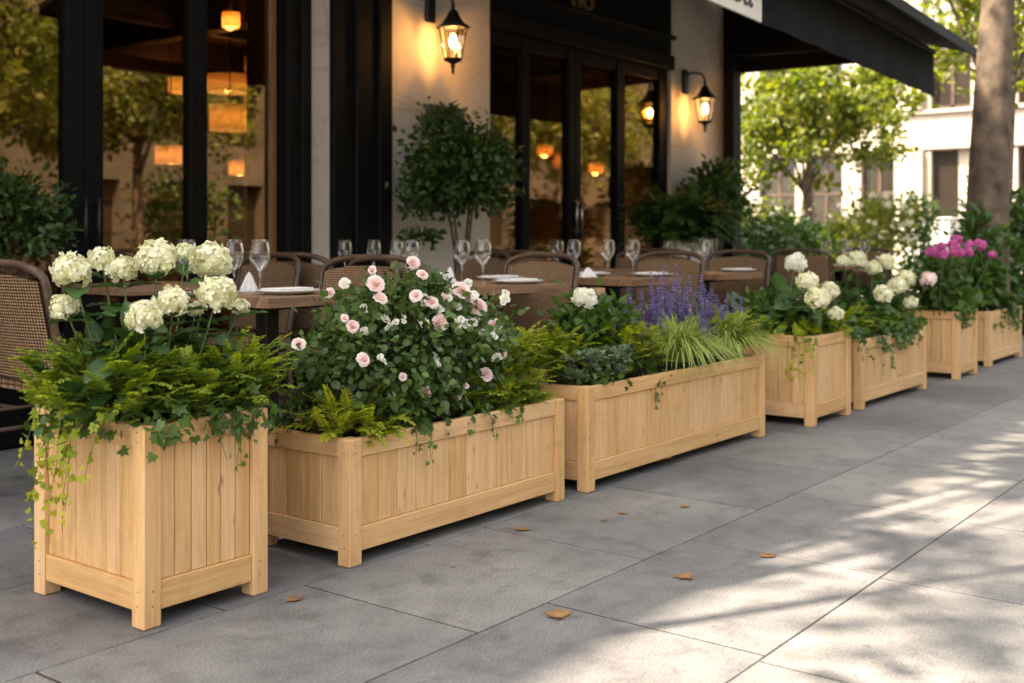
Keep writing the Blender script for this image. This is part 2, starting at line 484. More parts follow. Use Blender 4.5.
M['oak'] = wood('oak_trim', (0.12, 0.06, 0.026), (0.22, 0.115, 0.05), (0.28, 0.155, 0.07), knots=False)
M['screw'] = simple('screw_head', (0.10, 0.065, 0.035), 0.6, metal=0.4)
M['bark'] = simple('bark', (0.125, 0.092, 0.064), 0.9, noise=0.55, scale=9, bump=1.0)
M['palebark'] = simple('plane_tree_bark', (0.105, 0.074, 0.050), 0.9, noise=0.7, scale=6, bump=1.0)
M['stem'] = leafm('green_stem', (0.07, 0.11, 0.03), (0.13, 0.17, 0.055), 0.5, 0.1)
M['twig'] = simple('brown_twig', (0.075, 0.045, 0.028), 0.8)
M['hydleaf'] = leafm('hydrangea_leaf', (0.020, 0.056, 0.014), (0.080, 0.150, 0.036), 0.45, 0.2)
M['hydpetal'] = leafm('hydrangea_petal', (0.66, 0.65, 0.33), (0.85, 0.82, 0.66), 0.6, 0.25, 0.2)
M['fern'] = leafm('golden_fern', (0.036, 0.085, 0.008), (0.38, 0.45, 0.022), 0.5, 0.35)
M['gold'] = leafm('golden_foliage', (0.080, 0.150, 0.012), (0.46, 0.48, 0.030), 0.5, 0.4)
M['green'] = leafm('mid_green_foliage', (0.024, 0.062, 0.011), (0.085, 0.150, 0.024), 0.45, 0.3)
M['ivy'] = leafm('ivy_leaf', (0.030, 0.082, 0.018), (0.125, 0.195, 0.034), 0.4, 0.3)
M['roseleaf'] = leafm('rose_leaf', (0.020, 0.048, 0.011), (0.125, 0.190, 0.042), 0.5, 0.25)
M['rosepetal'] = leafm('rose_petal', (0.81, 0.60, 0.56), (0.87, 0.80, 0.76), 0.55, 0.35, 0.2)
M['whitepetal'] = leafm('white_petal', (0.74, 0.71, 0.56), (0.82, 0.80, 0.74), 0.55, 0.35, 0.2)
M['pinkpetal'] = leafm('pink_petal', (0.46, 0.07, 0.27), (0.66, 0.20, 0.45), 0.55, 0.35, 0.2)
M['salvia'] = leafm('salvia_floret', (0.13, 0.095, 0.27), (0.40, 0.32, 0.60), 0.6, 0.3, 0.2)
M['sage'] = leafm('grey_sage_leaf', (0.10, 0.15, 0.08), (0.22, 0.275, 0.155), 0.7, 0.2, 0.2)
M['grass'] = leafm('variegated_blade', (0.15, 0.25, 0.025), (0.60, 0.62, 0.22), 0.45, 0.3)
M['darkleaf'] = leafm('dark_shrub_leaf', (0.016, 0.040, 0.008), (0.066, 0.115, 0.020), 0.5, 0.2)
M['treeleaf'] = leafm('tree_leaf', (0.050, 0.105, 0.014), (0.135, 0.19, 0.026), 0.5, 0.45)
M['suntree'] = leafm('light_tree_leaf', (0.050, 0.085, 0.012), (0.21, 0.22, 0.034), 0.5, 0.5)
M['oppleaf'] = leafm('street_tree_leaf', (0.075, 0.115, 0.02), (0.24, 0.24, 0.05), 0.5, 0.45)
M['dryleaf'] = leafm('dry_leaf', (0.17, 0.085, 0.035), (0.38, 0.21, 0.085), 0.7, 0.2)
M['asphalt'] = simple('asphalt', (0.05, 0.05, 0.052), 0.9, noise=0.3, scale=50, bump=0.4)
M['whitebox'] = simple('white_enamel', (0.74, 0.72, 0.68), 0.4, noise=0.05, scale=4)
M['plaque'] = simple('slate_plaque', (0.045, 0.040, 0.035), 0.6, noise=0.3)

# ------------------------------------------------------------------ leaf templates (x across, y along, z up)
def T_oval(w=0.3, fold=0.12, droop=0.18):
    ys, ws = (0.0, 0.3, 0.62, 1.0), (0.0, w, w * 0.92, 0.0)
    V = [(0, 0, 0)]
    for y, q in ((ys[1], ws[1]), (ys[2], ws[2])):
        V += [(-q, y, fold * q / w * 0.6 - droop * y * y), (0, y, -droop * y * y), (q, y, fold * q / w * 0.6 - droop * y * y)]
    V.append((0, 1, -droop))
    F = [(0, 2, 1), (0, 3, 2), (1, 2, 5, 4), (2, 3, 6, 5), (4, 5, 7), (5, 6, 7)]
    return np.array(V, float), F
def T_serr(w=0.34, n=11, fold=0.1, droop=0.22):
    """large toothed leaf"""
    V, F = [], []
    for i in range(n + 1):
        y = i / n
        q = w * math.sin(math.pi * min(1, y ** 0.8 * 0.98 + 0.01)) ** 0.8 * (1.0 if i % 2 else 0.93)
        if i in (0, n): q = 0.004
        zz = -droop * y * y
        wv = 0.03 * math.sin(i * 1.5); zz += 0.016 * (i % 2)
        V += [(-q, y, zz + fold * q / w + wv), (-q * 0.5, y, zz + fold * 0.75 * q / w - 0.015), (0, y, zz), (q * 0.5, y, zz + fold * 0.75 * q / w - 0.015), (q, y, zz + fold * q / w - wv)]
    for i in range(n):
        for k in range(4):
            a = i * 5 + k
            F.append((a, a + 1, a + 6, a + 5))
    return np.array(V, float), F
def T_small():
    V = [(0, 0, 0), (-0.30, 0.45, 0.07), (0, 1, -0.06), (0.30, 0.45, 0.07), (0, 0.45, 0)]
    return np.array(V, float), [(0, 4, 1), (1, 4, 2), (0, 3, 4), (4, 3, 2)]
def T_fern():
    V = [(0, 0, 0), (-0.17, 0.30, 0.04), (-0.15, 0.68, 0.0), (0, 1, -0.10), (0.15, 0.68, 0.0), (0.17, 0.30, 0.04), (0, 0.5, -0.02)]
    return np.array(V, float), [(0, 6, 1), (1, 6, 2), (2, 6, 3), (0, 5, 6), (5, 4, 6), (4, 3, 6)]
def T_ivy():
    ol = [(0, 0.12), (0.22, 0.0), (0.50, 0.14), (0.34, 0.36), (0.44, 0.62), (0.17, 0.62), (0, 1.0), (-0.17, 0.62), (-0.44, 0.62), (-0.34, 0.36), (-0.50, 0.14), (-0.22, 0.0)]
    V = [(0, 0.38, 0)] + [(x, y, 0.05 - 0.22 * (x * x) - 0.12 * max(0, y - 0.5)) for x, y in ol]
    n = len(ol)
    return np.array(V, float), [(0, 1 + (k + 1) % n, 1 + k)[::-1] for k in range(n)]
def T_petal(w=0.5, cup=0.15):
    V = [(0, 0, 0), (-w * 0.8, 0.5, cup), (-w * 0.55, 0.92, cup * 0.5), (0, 1.0, cup * 0.2), (w * 0.55, 0.92, cup * 0.5), (w * 0.8, 0.5, cup), (0, 0.5, 0)]
    return np.array(V, float), [(0, 6, 1), (1, 6, 3, 2), (0, 5, 6), (6, 5, 4, 3)]
FERNL = T_fern()
LEAF, LEAFW, SERR, SMALL, IVY, PETAL = T_oval(0.27), T_oval(0.36), T_serr(), T_small(), T_ivy(), T_petal()
VEIN = np.array([(0.0, 0.16, 0.42, 0.16, 0.0)[k] + (-0.10 if i % 2 else 0.12) * (k != 2) for i in range(12) for k in range(5)])
def T_petalw():
    V, F = [], []
    ys = (0.0, 0.3, 0.65, 0.9, 1.0); ws = (0.12, 0.42, 0.62, 0.52, 0.22); zs = (0, -0.02, 0.02, -0.05, -0.14)
    for y, w, z in zip(ys, ws, zs):
        for q in (-1, -0.5, 0, 0.5, 1):
            V.append((q * w, y - 0.10 * abs(q) * (y > 0.8), z + 0.16 * q * q * w))
    for i in range(4):
        for k in range(4):
            a = i * 5 + k; F.append((a, a + 1, a + 6, a + 5))
    return np.array(V, float), F
PETALW = T_petalw()
def T_floret():
    """four rounded petals, facing +z"""
    V, F = [], []
    for k in range(4):
        a = k * math.pi / 2 + 0.1
        o = len(V)
        for (x, y, z) in ((0, 0.02, 0), (-0.42, 0.48, 0.05), (-0.34, 0.86, -0.06), (0, 1.0, -0.10), (0.34, 0.86, -0.06), (0.42, 0.48, 0.05)):
            V.append((x * math.cos(a) - y * math.sin(a), x * math.sin(a) + y * math.cos(a), z * 1.8 + 0.02 * k))
        F.append((o, o + 5, o + 4, o + 3)); F.append((o, o + 3, o + 2, o + 1))
    return np.array(V, float), F
FLORET = T_floret()

def unit(a):
    a = np.asarray(a, float)
    return a / (np.linalg.norm(a, axis=-1, keepdims=True) + 1e-12)
def frames(d, n):
    """rotations whose y is d and whose z is close to n"""
    y = unit(d); x = unit(np.cross(y, n)); z = np.cross(x, y)
    return np.stack([x, y, z], axis=-1)
def rdir(n, rg=rng):
    return unit(rg.normal(size=(n, 3)))

def clumpy(c, r, n, k, spread=0.28, zmin=-0.4, shell=(0.45, 0.95), rg=rng):
    """points in k clumps spread over an ellipsoid; outward directions"""
    d = rdir(k * 4, rg); d = d[d[:, 2] > zmin][:k]
    cc = d * rg.uniform(*shell, size=(len(d), 1))
    w = rg.integers(0, len(d), n)
    size = rg.uniform(0.6, 1.3, len(d))
    p = cc[w] + rg.normal(size=(n, 3)) * spread * size[w][:, None]
    out = unit(p + np.array((0, 0, 0.15)))
    return np.asarray(c) + p * np.asarray(r), out, w, rg.random(len(d))
def leaf_cloud(g, tmpl, c, r, n, k, size, spread=0.28, up=0.4, hang=0.0, zmin=-0.4, shell=(0.45, 0.95), tint=(0.0, 1.0), zlow=None, mat=0):
    p, out, w, ct = clumpy(c, r, n, k, spread, zmin, shell)
    if zlow is not None:
        keep = p[:, 2] > zlow
        p, out, w = p[keep], out[keep], w[keep]
    n = len(p)
    d = unit(out + rng.normal(size=(n, 3)) * 0.6 + np.array((0, 0, -hang)))
    nn = unit(np.array((0, 0, up)) + out * 0.5 + rng.normal(size=(n, 3)) * 0.55)
    t = np.clip(ct[w] * 0.6 + rng.random(n) * 0.4, 0, 1)
    t = tint[0] + t * (tint[1] - tint[0])
    g.inst(tmpl, p, frames(d, nn), size * rng.uniform(0.65, 1.25, n), t, mat)
    return p

def spray(gl, gs, base, d, length, nleaf=18, lsize=0.03, droop=0.5, tmpl=None, t0=0.2, t1=0.95, sub=True, stemr=0.0014):
    """a fern-like shoot: an arching stem with paired leaflets that shrink to the tip"""
    tmpl = FERNL if tmpl is None else tmpl
    d = unit(d)
    n = 7
    s = np.linspace(0, 1, n)[:, None]
    side = unit(np.cross(d, (0, 0, 1.0)) + 1e-6)
    P = base + d * length * s + np.array((0, 0, -1.0)) * droop * length * s ** 2 + side * rng.normal() * 0.08 * length * s ** 2
    gs.tube(P, stemr, stemr * 0.5, 4, 0.6)
    u = np.repeat(np.linspace(0.12, 1.0, nleaf), 2)
    pos = np.stack([np.interp(u, s[:, 0], P[:, k]) for k in range(3)], 1)
    T = unit(np.stack([np.interp(u, s[:, 0], np.gradient(P[:, k])) for k in range(3)], 1))
    sd = np.where(np.arange(len(u)) % 2 == 0, 1.0, -1.0)[:, None]
    up = unit(np.cross(unit(np.cross(T, np.array((0, 0, 1.0))) + 1e-6), T))
    ld = unit(side * sd * 0.9 + T * 0.55 + rng.normal(size=(len(u), 3)) * 0.14)
    sz = lsize * (1.15 - 0.75 * u) * rng.uniform(0.8, 1.2, len(u))
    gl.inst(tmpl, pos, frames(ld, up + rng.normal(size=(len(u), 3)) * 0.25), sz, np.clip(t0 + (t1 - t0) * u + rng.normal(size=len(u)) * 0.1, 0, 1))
    return P[-1]

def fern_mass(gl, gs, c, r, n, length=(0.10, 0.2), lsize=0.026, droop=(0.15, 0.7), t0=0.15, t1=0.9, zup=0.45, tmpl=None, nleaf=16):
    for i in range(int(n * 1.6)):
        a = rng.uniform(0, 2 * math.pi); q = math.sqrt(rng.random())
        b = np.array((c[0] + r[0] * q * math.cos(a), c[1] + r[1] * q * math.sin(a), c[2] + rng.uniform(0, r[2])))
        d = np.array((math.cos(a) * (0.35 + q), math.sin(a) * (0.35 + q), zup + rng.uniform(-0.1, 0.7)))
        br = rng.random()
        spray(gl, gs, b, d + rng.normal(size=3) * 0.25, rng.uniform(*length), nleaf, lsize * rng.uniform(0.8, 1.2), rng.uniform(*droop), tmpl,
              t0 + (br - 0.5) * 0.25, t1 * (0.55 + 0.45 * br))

def ivy_strand(gl, gs, start, out, length, nleaf, lsize=0.035, wander=0.05, drop=1.0):
    """a shoot that arches out over the rim and hangs"""
    n = 14
    P = [np.array(start, float)]
    d = unit(np.array(out, float))
    for i in range(n):
        d = unit(d + np.array((0, 0, -0.34 * drop)) + rng.normal(size=3) * wander * 3)
        P.append(P[-1] + d * length / n)
    P = np.array(P)
    gs.tube(P, 0.0017, 0.0008, 4, 0.4)
    u = np.sort(rng.uniform(0.04, 1.0, nleaf))
    s = np.linspace(0, 1, n + 1)
    pos = np.stack([np.interp(u, s, P[:, k]) for k in range(3)], 1)
    o2 = unit(np.array((out[0], out[1], 0.0)) + 1e-6)
    nn = unit(o2 + np.array((0, 0, 0.55)) + rng.normal(size=(nleaf, 3)) * 0.45)
    ld = unit(np.array((0, 0, -0.75)) + rng.normal(size=(nleaf, 3)) * 0.65)
    pos = pos + unit(np.cross(nn, ld)) * 0.012 * rng.choice([-1, 1], (nleaf, 1)) + o2 * 0.006
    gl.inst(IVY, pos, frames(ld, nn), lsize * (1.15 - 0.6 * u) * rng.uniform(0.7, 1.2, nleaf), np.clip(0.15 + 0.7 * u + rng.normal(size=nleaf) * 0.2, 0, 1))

# ------------------------------------------------------------------ setting: ground, road, paving
g = Geo(); g.add([(-150, -150, -0.16), (250, -150, -0.16), (250, 250, -0.16), (-150, 250, -0.16)], [(0, 1, 2, 3)])
prop(g.build('ground', M['asphalt']), kind='structure')
g = Geo(); g.box((-40, -10.5, -0.155), (60, -3.2, -0.13)); prop(g.build('road', M['asphalt']), kind='structure')
g = Geo(); g.box((-40, -3.195, -0.155), (60, -3.0, 0.0), 0.015); prop(g.build('kerb', M['stone']), kind='structure')
g = Geo(); g.box((-40, -30, -0.155), (60, -10.5, -0.005)); prop(g.build('far_pavement', M['grout']), kind='structure')
g = Geo(); g.box((-20, -2.995, -0.155), (40, 24, -0.0017)); prop(g.build('paving_bed', M['grout']), kind='structure')
g = Geo()
RW = 0.63
pr = random.Random(3)
starts = {0: 2.40, 1: 2.44, 2: 2.15}
for j in range(-7, 14):
    y0 = 0.495 + RW * j
    y1 = y0 + RW
    if y1 > 9.4: break
    ph = starts.get(j, pr.uniform(0, 0.8)) % 0.8
    x = -5.6 + ph - 0.8
    k = 0
    while x < 25:
        L = 0.8
        xa, xb = x + 0.0042, x + L - 0.0042
        dz = pr.uniform(-0.0004, 0.0004)
        g.box((xa, y0 + 0.0026, -0.03), (xb, y1 - 0.0026, dz), 0.001, tint=pr.random())
        x += L
o = prop(g.build('pavement', M['slab']), kind='structure')

# ------------------------------------------------------------------ planters
def planter(label, x0, x1, y0, y1, h, nfx, nfy, group='pale wooden planters along the pavement', mid_foot=False):
    cx, cy = (x0 + x1) / 2, (y0 + y1) / 2
    t = thing('wooden_planter', label, 'planter', (cx, cy, 0.001), 0, group)
    hx, hy = (x1 - x0) / 2, (y1 - y0) / 2
    p = 0.052                                   # post width
    tr, br, gap = 0.056, 0.072, 0.04
    for sx in (-1, 1):
        for sy in (-1, 1):
            g = Geo(); ax, ay = sx * hx, sy * hy
            g.box((ax, ay, 0), (ax - sx * p, ay - sy * p, h), 0.003, 2)
            for zz in (0.055, 0.092, h - 0.018, h - 0.042):          # screw heads sunk into both outer faces
                for ax in (0, 1):
                    if rnd.random() < 0.2: continue
                    c_ = p * (0.5 + rnd.uniform(-0.08, 0.08))
                    q = np.array((ax * 0.0, 0, 0))
                    n8 = 8
                    V = []
                    for k in range(n8):
                        a_ = 2 * math.pi * k / n8
                        e1, e2 = 0.0023 * math.cos(a_), 0.0023 * math.sin(a_)
                        if True:
                            V.append((ax * 1.0, e1, e2))
                    W = []
                    for (_, e1, e2) in V:
                        if ax == 0: W.append((hx * sx + sx * 0.0006, sy * (hy - c_) + e1, zz + e2))
                        else: W.append((sx * (hx - c_) + e1, hy * sy + sy * 0.0006, zz + e2))
                    W2 = [(w[0] - (sx * 0.002 if ax == 0 else 0), w[1] - (sy * 0.002 if ax else 0), w[2]) for w in W]
                    g.add(W + W2, [tuple(range(n8)) if (sx if ax == 0 else -sy) > 0 else tuple(range(n8))[::-1]] + [(k, (k + 1) % n8, n8 + (k + 1) % n8, n8 + k) for k in range(n8)], 0.5, None, 1)
            g.build('post', [M['pine'], M['screw']], t)
    for axis, sd in ((1, -1), (1, 1), (0, -1), (0, 1)):
        L = hx if axis == 1 else hy
        D = hy if axis == 1 else hx
        w0 = L - p - 0.0006
        def bx(geo, a0, a1, d0, d1, z0, z1, grain_z):
            if axis == 1: lo, hi = (a0, sd * d0, z0), (a1, sd * d1, z1)
            else: lo, hi = (sd * d0, a0, z0), (sd * d1, a1, z1)
            geo.box(lo, hi, 0.0022, 2 if grain_z else (0 if axis == 1 else 1))
        for nm, z0, z1 in (('top_rail', h - tr - 0.001, h - 0.001), ('bottom_rail', gap, gap + br)):
            g = Geo(); bx(g, -w0, w0, D - 0.028, D - 0.005, z0, z1, False)
            g.build(nm, M['pine'], t)
        n = nfx if axis == 1 else nfy
        g = Geo()
        cuts = np.linspace(-w0, w0, n + 1) + np.concatenate([[0], rng.normal(size=n - 1) * 0.0025, [0]])
        for i in range(n):
            bx(g, cuts[i] + 0.0012, cuts[i + 1] - 0.0012, D - 0.027, D - 0.0125 - rnd.uniform(0, 0.001), gap + br + 0.0005, h - tr - 0.0015, True)
        bx(g, -w0, w0, D - 0.040, D - 0.0285, gap + 0.003, h - 0.012, False)
        g.build('plank_panel', M['pine'], t)
    g = Geo()
    n = 10
    V, F = [], []
    for i in range(n + 1):
        for j in range(n + 1):
            V.append((-hx + 0.045 + (2 * hx - 0.09) * i / n, -hy + 0.045 + (2 * hy - 0.09) * j / n, h - 0.045 + rnd.uniform(-0.01, 0.012)))
    for i in range(n):
        for j in range(n):
            a = i * (n + 1) + j; F.append((a, a + n + 1, a + n + 2, a + 1))
    g.add(V, F); g.box((-hx + 0.05, -hy + 0.05, gap + 0.01), (hx - 0.05, hy - 0.05, h - 0.07))
    g.build('soil', M['soil'], t)
    if mid_foot:
        g = Geo(); g.box((-0.02, -hy + 0.09, 0), (0.02, -hy + 0.13, gap + 0.008), 0.002); g.build('foot', M['pine'], t)
    return t

FY = 2.40
PL = {
 1: (1.65, 2.045, 2.415, 2.925, 0.507, 'tall square pine planter nearest the camera, holding white hydrangeas'),
 2: (2.335, 3.445, 2.395, 2.825, 0.378, 'long low pine planter holding the pink rose bush'),
 3: (3.585, 5.165, 2.385, 2.84, 0.405, 'long pine planter holding purple salvia and striped grass'),
 4: (5.56, 6.09, 2.30, 2.78, 0.468, 'square pine planter with white hydrangeas, just beyond the salvia planter'),
 5: (6.28, 7.45, 2.31, 2.78, 0.40, 'long pine planter with white pompom flowers and hanging ivy'),
 6: (8.06, 8.52, 2.28, 2.74, 0.47, 'small square pine planter under the magenta phlox'),
 7: (9.03, 9.98, 2.32, 2.78, 0.42, 'farthest long pine planter, by the street tree trunk'),
}
for k, (a, b, c, d, h, lab) in PL.items():
    nf = {1: 6, 2: 12, 3: 15, 4: 6, 5: 11, 6: 5, 7: 8}[k]
    planter(lab, a, b, c, d, h, nf, {1: 6, 2: 4, 3: 4, 4: 5, 5: 5, 6: 5, 7: 5}[k], mid_foot=(k == 3))

# ------------------------------------------------------------------ plants
def flower_ball(g, c, r, nfl=None, squash=0.95, fl=0.3):
    """mophead: many four-petalled florets over a ball"""
    n = nfl or 95
    i = np.arange(n) + 0.5
    ph = np.arccos(1 - 2 * i / n); th = math.pi * (1 + 5 ** 0.5) * i
    d = np.stack([np.cos(th) * np.sin(ph), np.sin(th) * np.sin(ph), np.cos(ph)], 1)
    d = d[d[:, 2] > -0.75]
    d = unit(d + rng.normal(size=d.shape) * 0.12)
    n = len(d)
    lump = 1 + rng.uniform(-0.13, 0.09, n) + 0.06 * np.sin(d[:, 0] * 5 + c[0] * 40) + 0.07 * np.sin(d[:, 1] * 6 + c[2] * 50) + rng.normal(size=n) * 0.04
    pos = np.asarray(c) + d * (r * np.array((1, 1, squash))) * (0.88 * lump)[:, None]
    nz = unit(d + rng.normal(size=d.shape) * 0.42)
    yd = unit(np.cross(nz, rdir(n)))
    tint = np.clip(0.35 + 0.5 * rng.random(n) + 0.22 * rng.normal(size=n), 0, 1)
    g.inst(FLORET, pos, frames(yd, nz), r * fl * rng.uniform(0.85, 1.2, n), tint)

def hydrangea(label, centre, base_z, heads, leaf_r, nleaves, lsize, leaves=True):
    """heads: (x, y, z, r)"""
    t = thing('hydrangea_bush', label, 'hydrangea', (centre[0], centre[1], base_z))
    o = np.array((centre[0], centre[1], base_z))
    gs, gl = Geo(), Geo()
    for (x, y, z, r) in heads:
        h = np.array((x, y, z)) - o
        b = np.array((h[0] * 0.35, h[1] * 0.35, 0))
        mid = (b + h) / 2 + np.array((h[0] * 0.12, h[1] * 0.12, 0.03))
        s = np.linspace(0, 1, 7)[:, None]
        P = (1 - s) ** 2 * b + 2 * s * (1 - s) * mid + s ** 2 * h
        gs.tube(P, 0.0035, 0.0026, 6, 0.6)
        gf = Geo(); flower_ball(gf, h, r, nfl=int(75 + r * 600), fl=0.29); gf.build('flower_head', M['hydpetal'], t)
        for u in (0.45, 0.68, 0.86):
            p = np.array([np.interp(u, s[:, 0], P[:, k]) for k in range(3)])
            a = rng.uniform(0, 2 * math.pi)
            for q in (0, math.pi):
                dd = np.array([[math.cos(a + q), math.sin(a + q), 0.15]])
                gl.inst(SERR, p[None], frames(dd + rng.normal(size=(1, 3)) * 0.15, np.array([[0, 0, 1.0]])), [lsize * rng.uniform(0.7, 1.1)], [rng.random()])
    leaf_cloud(gl, SERR, (0, 0, leaf_r[2] * 0.85), leaf_r, nleaves, 16, lsize, 0.22, up=0.7, hang=0.5, zmin=-0.3)
    gs.build('stems', M['stem'], t)
    gl.build('leaves', M['hydleaf'], t)
    return t

# --- planter 1
Z1 = 0.46
heads1 = [(72, 270, 20, 2.68), (102, 259, 14, 2.84), (123, 270, 15, 2.76), (156, 259, 22, 2.66), (185, 252, 10, 2.86), (211, 261, 21, 2.70),
          (217, 294, 20, 2.56), (240, 307, 10, 2.66), (173, 302, 17, 2.58), (144, 316, 19, 2.47), (65, 307, 15, 2.72), (196, 309, 9, 2.66)]
hl = []
for px, py, r, Y in heads1:
    p = PT(px, py, Y); hl.append((p[0], p[1], p[2], r / FPX * DEP(px, Y) * 0.95))
hydrangea('white hydrangea with a dozen round flower heads in nearest square planter', (1.84, 2.65), Z1, hl, (0.20, 0.17, 0.15), 95, 0.098)

def mass(name, label, cat, c, build, mats=('fern', 'stem'), group=None, partname='foliage'):
    t = thing(name, label, cat, c, 0, group)
    gl, gs = Geo(), Geo()
    build(gl, gs)
    if gl.n: gl.build(partname, M[mats[0]], t)
    if gs.n: gs.build('stems', M[mats[1]], t)
    return t

def b1(gl, gs):
    fern_mass(gl, gs, (0.0, -0.14, 0.04), (0.18, 0.06, 0.09), 64, (0.07, 0.13), 0.029, (0.05, 0.5), 0.1, 0.85, zup=0.75)
    fern_mass(gl, gs, (-0.20, 0.0, 0.06), (0.08, 0.22, 0.12), 70, (0.08, 0.15), 0.029, (0.05, 0.5), 0.1, 0.9, zup=0.7)
    fern_mass(gl, gs, (0.18, -0.05, 0.04), (0.07, 0.17, 0.13), 66, (0.08, 0.16), 0.028, (0.05, 0.5), 0.15, 1.0, zup=0.75)
    fern_mass(gl, gs, (0, 0, 0.03), (0.2, 0.2, 0.12), 70, (0.08, 0.15), 0.030, (0.1, 0.5), 0.0, 0.6, zup=0.8)
    for k, (px, py, Y, L) in enumerate(((126, 358, 2.47, 0.11), (165, 352, 2.47, 0.12), (104, 348, 2.55, 0.12), (52, 372, 2.60, 0.16), (240, 350, 2.5, 0.14), (262, 345, 2.6, 0.13), (60, 345, 2.7, 0.13))):
        p = PT(px, py + 42, Y) - np.array((1.85, 2.635, 0.47))
        q = PT(px, py, Y) - np.array((1.85, 2.635, 0.47))
        for w in range(3):
            spray(gl, gs, p + rng.normal(size=3) * 0.015, (q - p) + np.array((rng.normal() * 0.06, -0.05, 0.01)), L * rng.uniform(0.8, 1.2), 22, 0.030, rng.uniform(0.15, 0.5), None, 0.3, 1.0)
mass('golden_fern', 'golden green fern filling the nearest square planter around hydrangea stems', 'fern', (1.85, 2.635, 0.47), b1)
def b1d(gl, gs):
    for (x, y) in ((-0.12, -0.19), (0.0, -0.2), (0.12, -0.19), (-0.2, -0.1), (-0.2, 0.05), (0.19, -0.1)):
        leaf_cloud(gl, IVY, (x, y, 0.04), (0.10, 0.07, 0.07), 60, 8, 0.036, 0.3, up=0.5, hang=0.5)
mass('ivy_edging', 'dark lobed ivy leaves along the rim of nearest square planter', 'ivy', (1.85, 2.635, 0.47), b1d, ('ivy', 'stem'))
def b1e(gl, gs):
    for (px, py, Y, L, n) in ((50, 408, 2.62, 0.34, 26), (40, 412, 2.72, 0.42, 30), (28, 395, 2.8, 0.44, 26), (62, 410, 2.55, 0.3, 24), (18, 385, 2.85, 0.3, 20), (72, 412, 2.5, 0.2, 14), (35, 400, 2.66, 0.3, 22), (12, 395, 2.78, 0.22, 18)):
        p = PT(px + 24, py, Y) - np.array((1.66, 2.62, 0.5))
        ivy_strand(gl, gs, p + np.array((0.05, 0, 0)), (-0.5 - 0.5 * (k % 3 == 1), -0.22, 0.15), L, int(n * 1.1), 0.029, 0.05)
mass('trailing_ivy', 'long bright ivy trailing down the left side of nearest square planter', 'ivy', (1.66, 2.62, 0.5), b1e, ('gold', 'stem'))  # yellower leaf colour stands in for a sun fleck on this ivy
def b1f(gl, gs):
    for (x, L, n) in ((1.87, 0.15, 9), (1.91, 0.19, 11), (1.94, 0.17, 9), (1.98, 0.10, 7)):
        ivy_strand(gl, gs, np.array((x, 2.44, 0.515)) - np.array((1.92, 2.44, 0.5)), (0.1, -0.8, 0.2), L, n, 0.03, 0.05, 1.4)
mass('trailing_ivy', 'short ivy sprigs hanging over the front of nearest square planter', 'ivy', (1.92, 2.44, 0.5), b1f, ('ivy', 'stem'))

# --- planter 2: roses
def rose(g, c, r, face, petals=(5, 6, 7, 7)):
    """a cupped double bloom: inner petals stand up and close, outer ones open"""
    f = unit(face)
    x = unit(np.cross(f, (0.2, 0.3, 1.0))); y = np.cross(f, x)
    a0 = rng.uniform(0, 6)
    m = len(petals)
    for ring, n in enumerate(petals):
        u = ring / max(1, m - 1)
        el = 1.05 - 0.85 * u + rng.normal() * 0.04            # elevation of the petal above the face plane
        a = a0 + ring * 0.55 + np.arange(n) * 2 * math.pi / n + rng.normal(size=n) * 0.16
        rad = np.cos(a)[:, None] * x + np.sin(a)[:, None] * y
        lean = rad * math.cos(el) * (1 if u > 0.2 else -0.2) + f * math.sin(el)
        d = unit(lean + rng.normal(size=(n, 3)) * 0.09)
        nn = unit(f * math.cos(el) - rad * math.sin(el) + rng.normal(size=(n, 3)) * 0.08)
        sz = r * (0.80 + 0.18 * u) * (1.0 if m > 2 else 0.9)
        base = np.asarray(c) + rad * r * (0.13 + 0.08 * u) - f * r * (0.40 - 0.02 * u)
        g.inst(PETALW, base, frames(d, nn), np.full(n, sz) * rng.uniform(0.88, 1.1, n), np.clip(0.15 + 0.7 * u + rng.normal(size=n) * 0.15, 0, 1))
RO = np.array((2.88, 2.62, 0.34))
t = thing('rose_bush', 'bushy pale pink rose in the long low planter', 'rose bush', RO)
gl, gs = Geo(), Geo()
CB = PT(408, 345, 2.58) - RO
leaf_cloud(gl, LEAFW, CB + np.array((0, 0, -0.02)), (0.45, 0.20, 0.18), 3200, 90, 0.030, 0.17, up=0.7, hang=0.2, zmin=-0.6, shell=(0.35, 0.98))
leaf_cloud(gl, LEAFW, CB + np.array((-0.28, 0.0, -0.04)), (0.22, 0.16, 0.16), 420, 22, 0.030, 0.24, up=0.7, hang=0.1)
leaf_cloud(gl, LEAFW, CB + np.array((0.30, 0.0, -0.06)), (0.22, 0.16, 0.14), 460, 22, 0.030, 0.24, up=0.7, hang=0.1)
leaf_cloud(gl, LEAFW, CB + np.array((0.03, 0.03, 0.11)), (0.22, 0.16, 0.12), 700, 26, 0.032, 0.2, up=0.7, hang=0.1, zmin=-0.2, shell=(0.4, 1.0))
leaf_cloud(gl, LEAFW, PT(425, 400, 2.45) - RO, (0.24, 0.06, 0.09), 500, 22, 0.036, 0.22, up=0.6, hang=0.3)
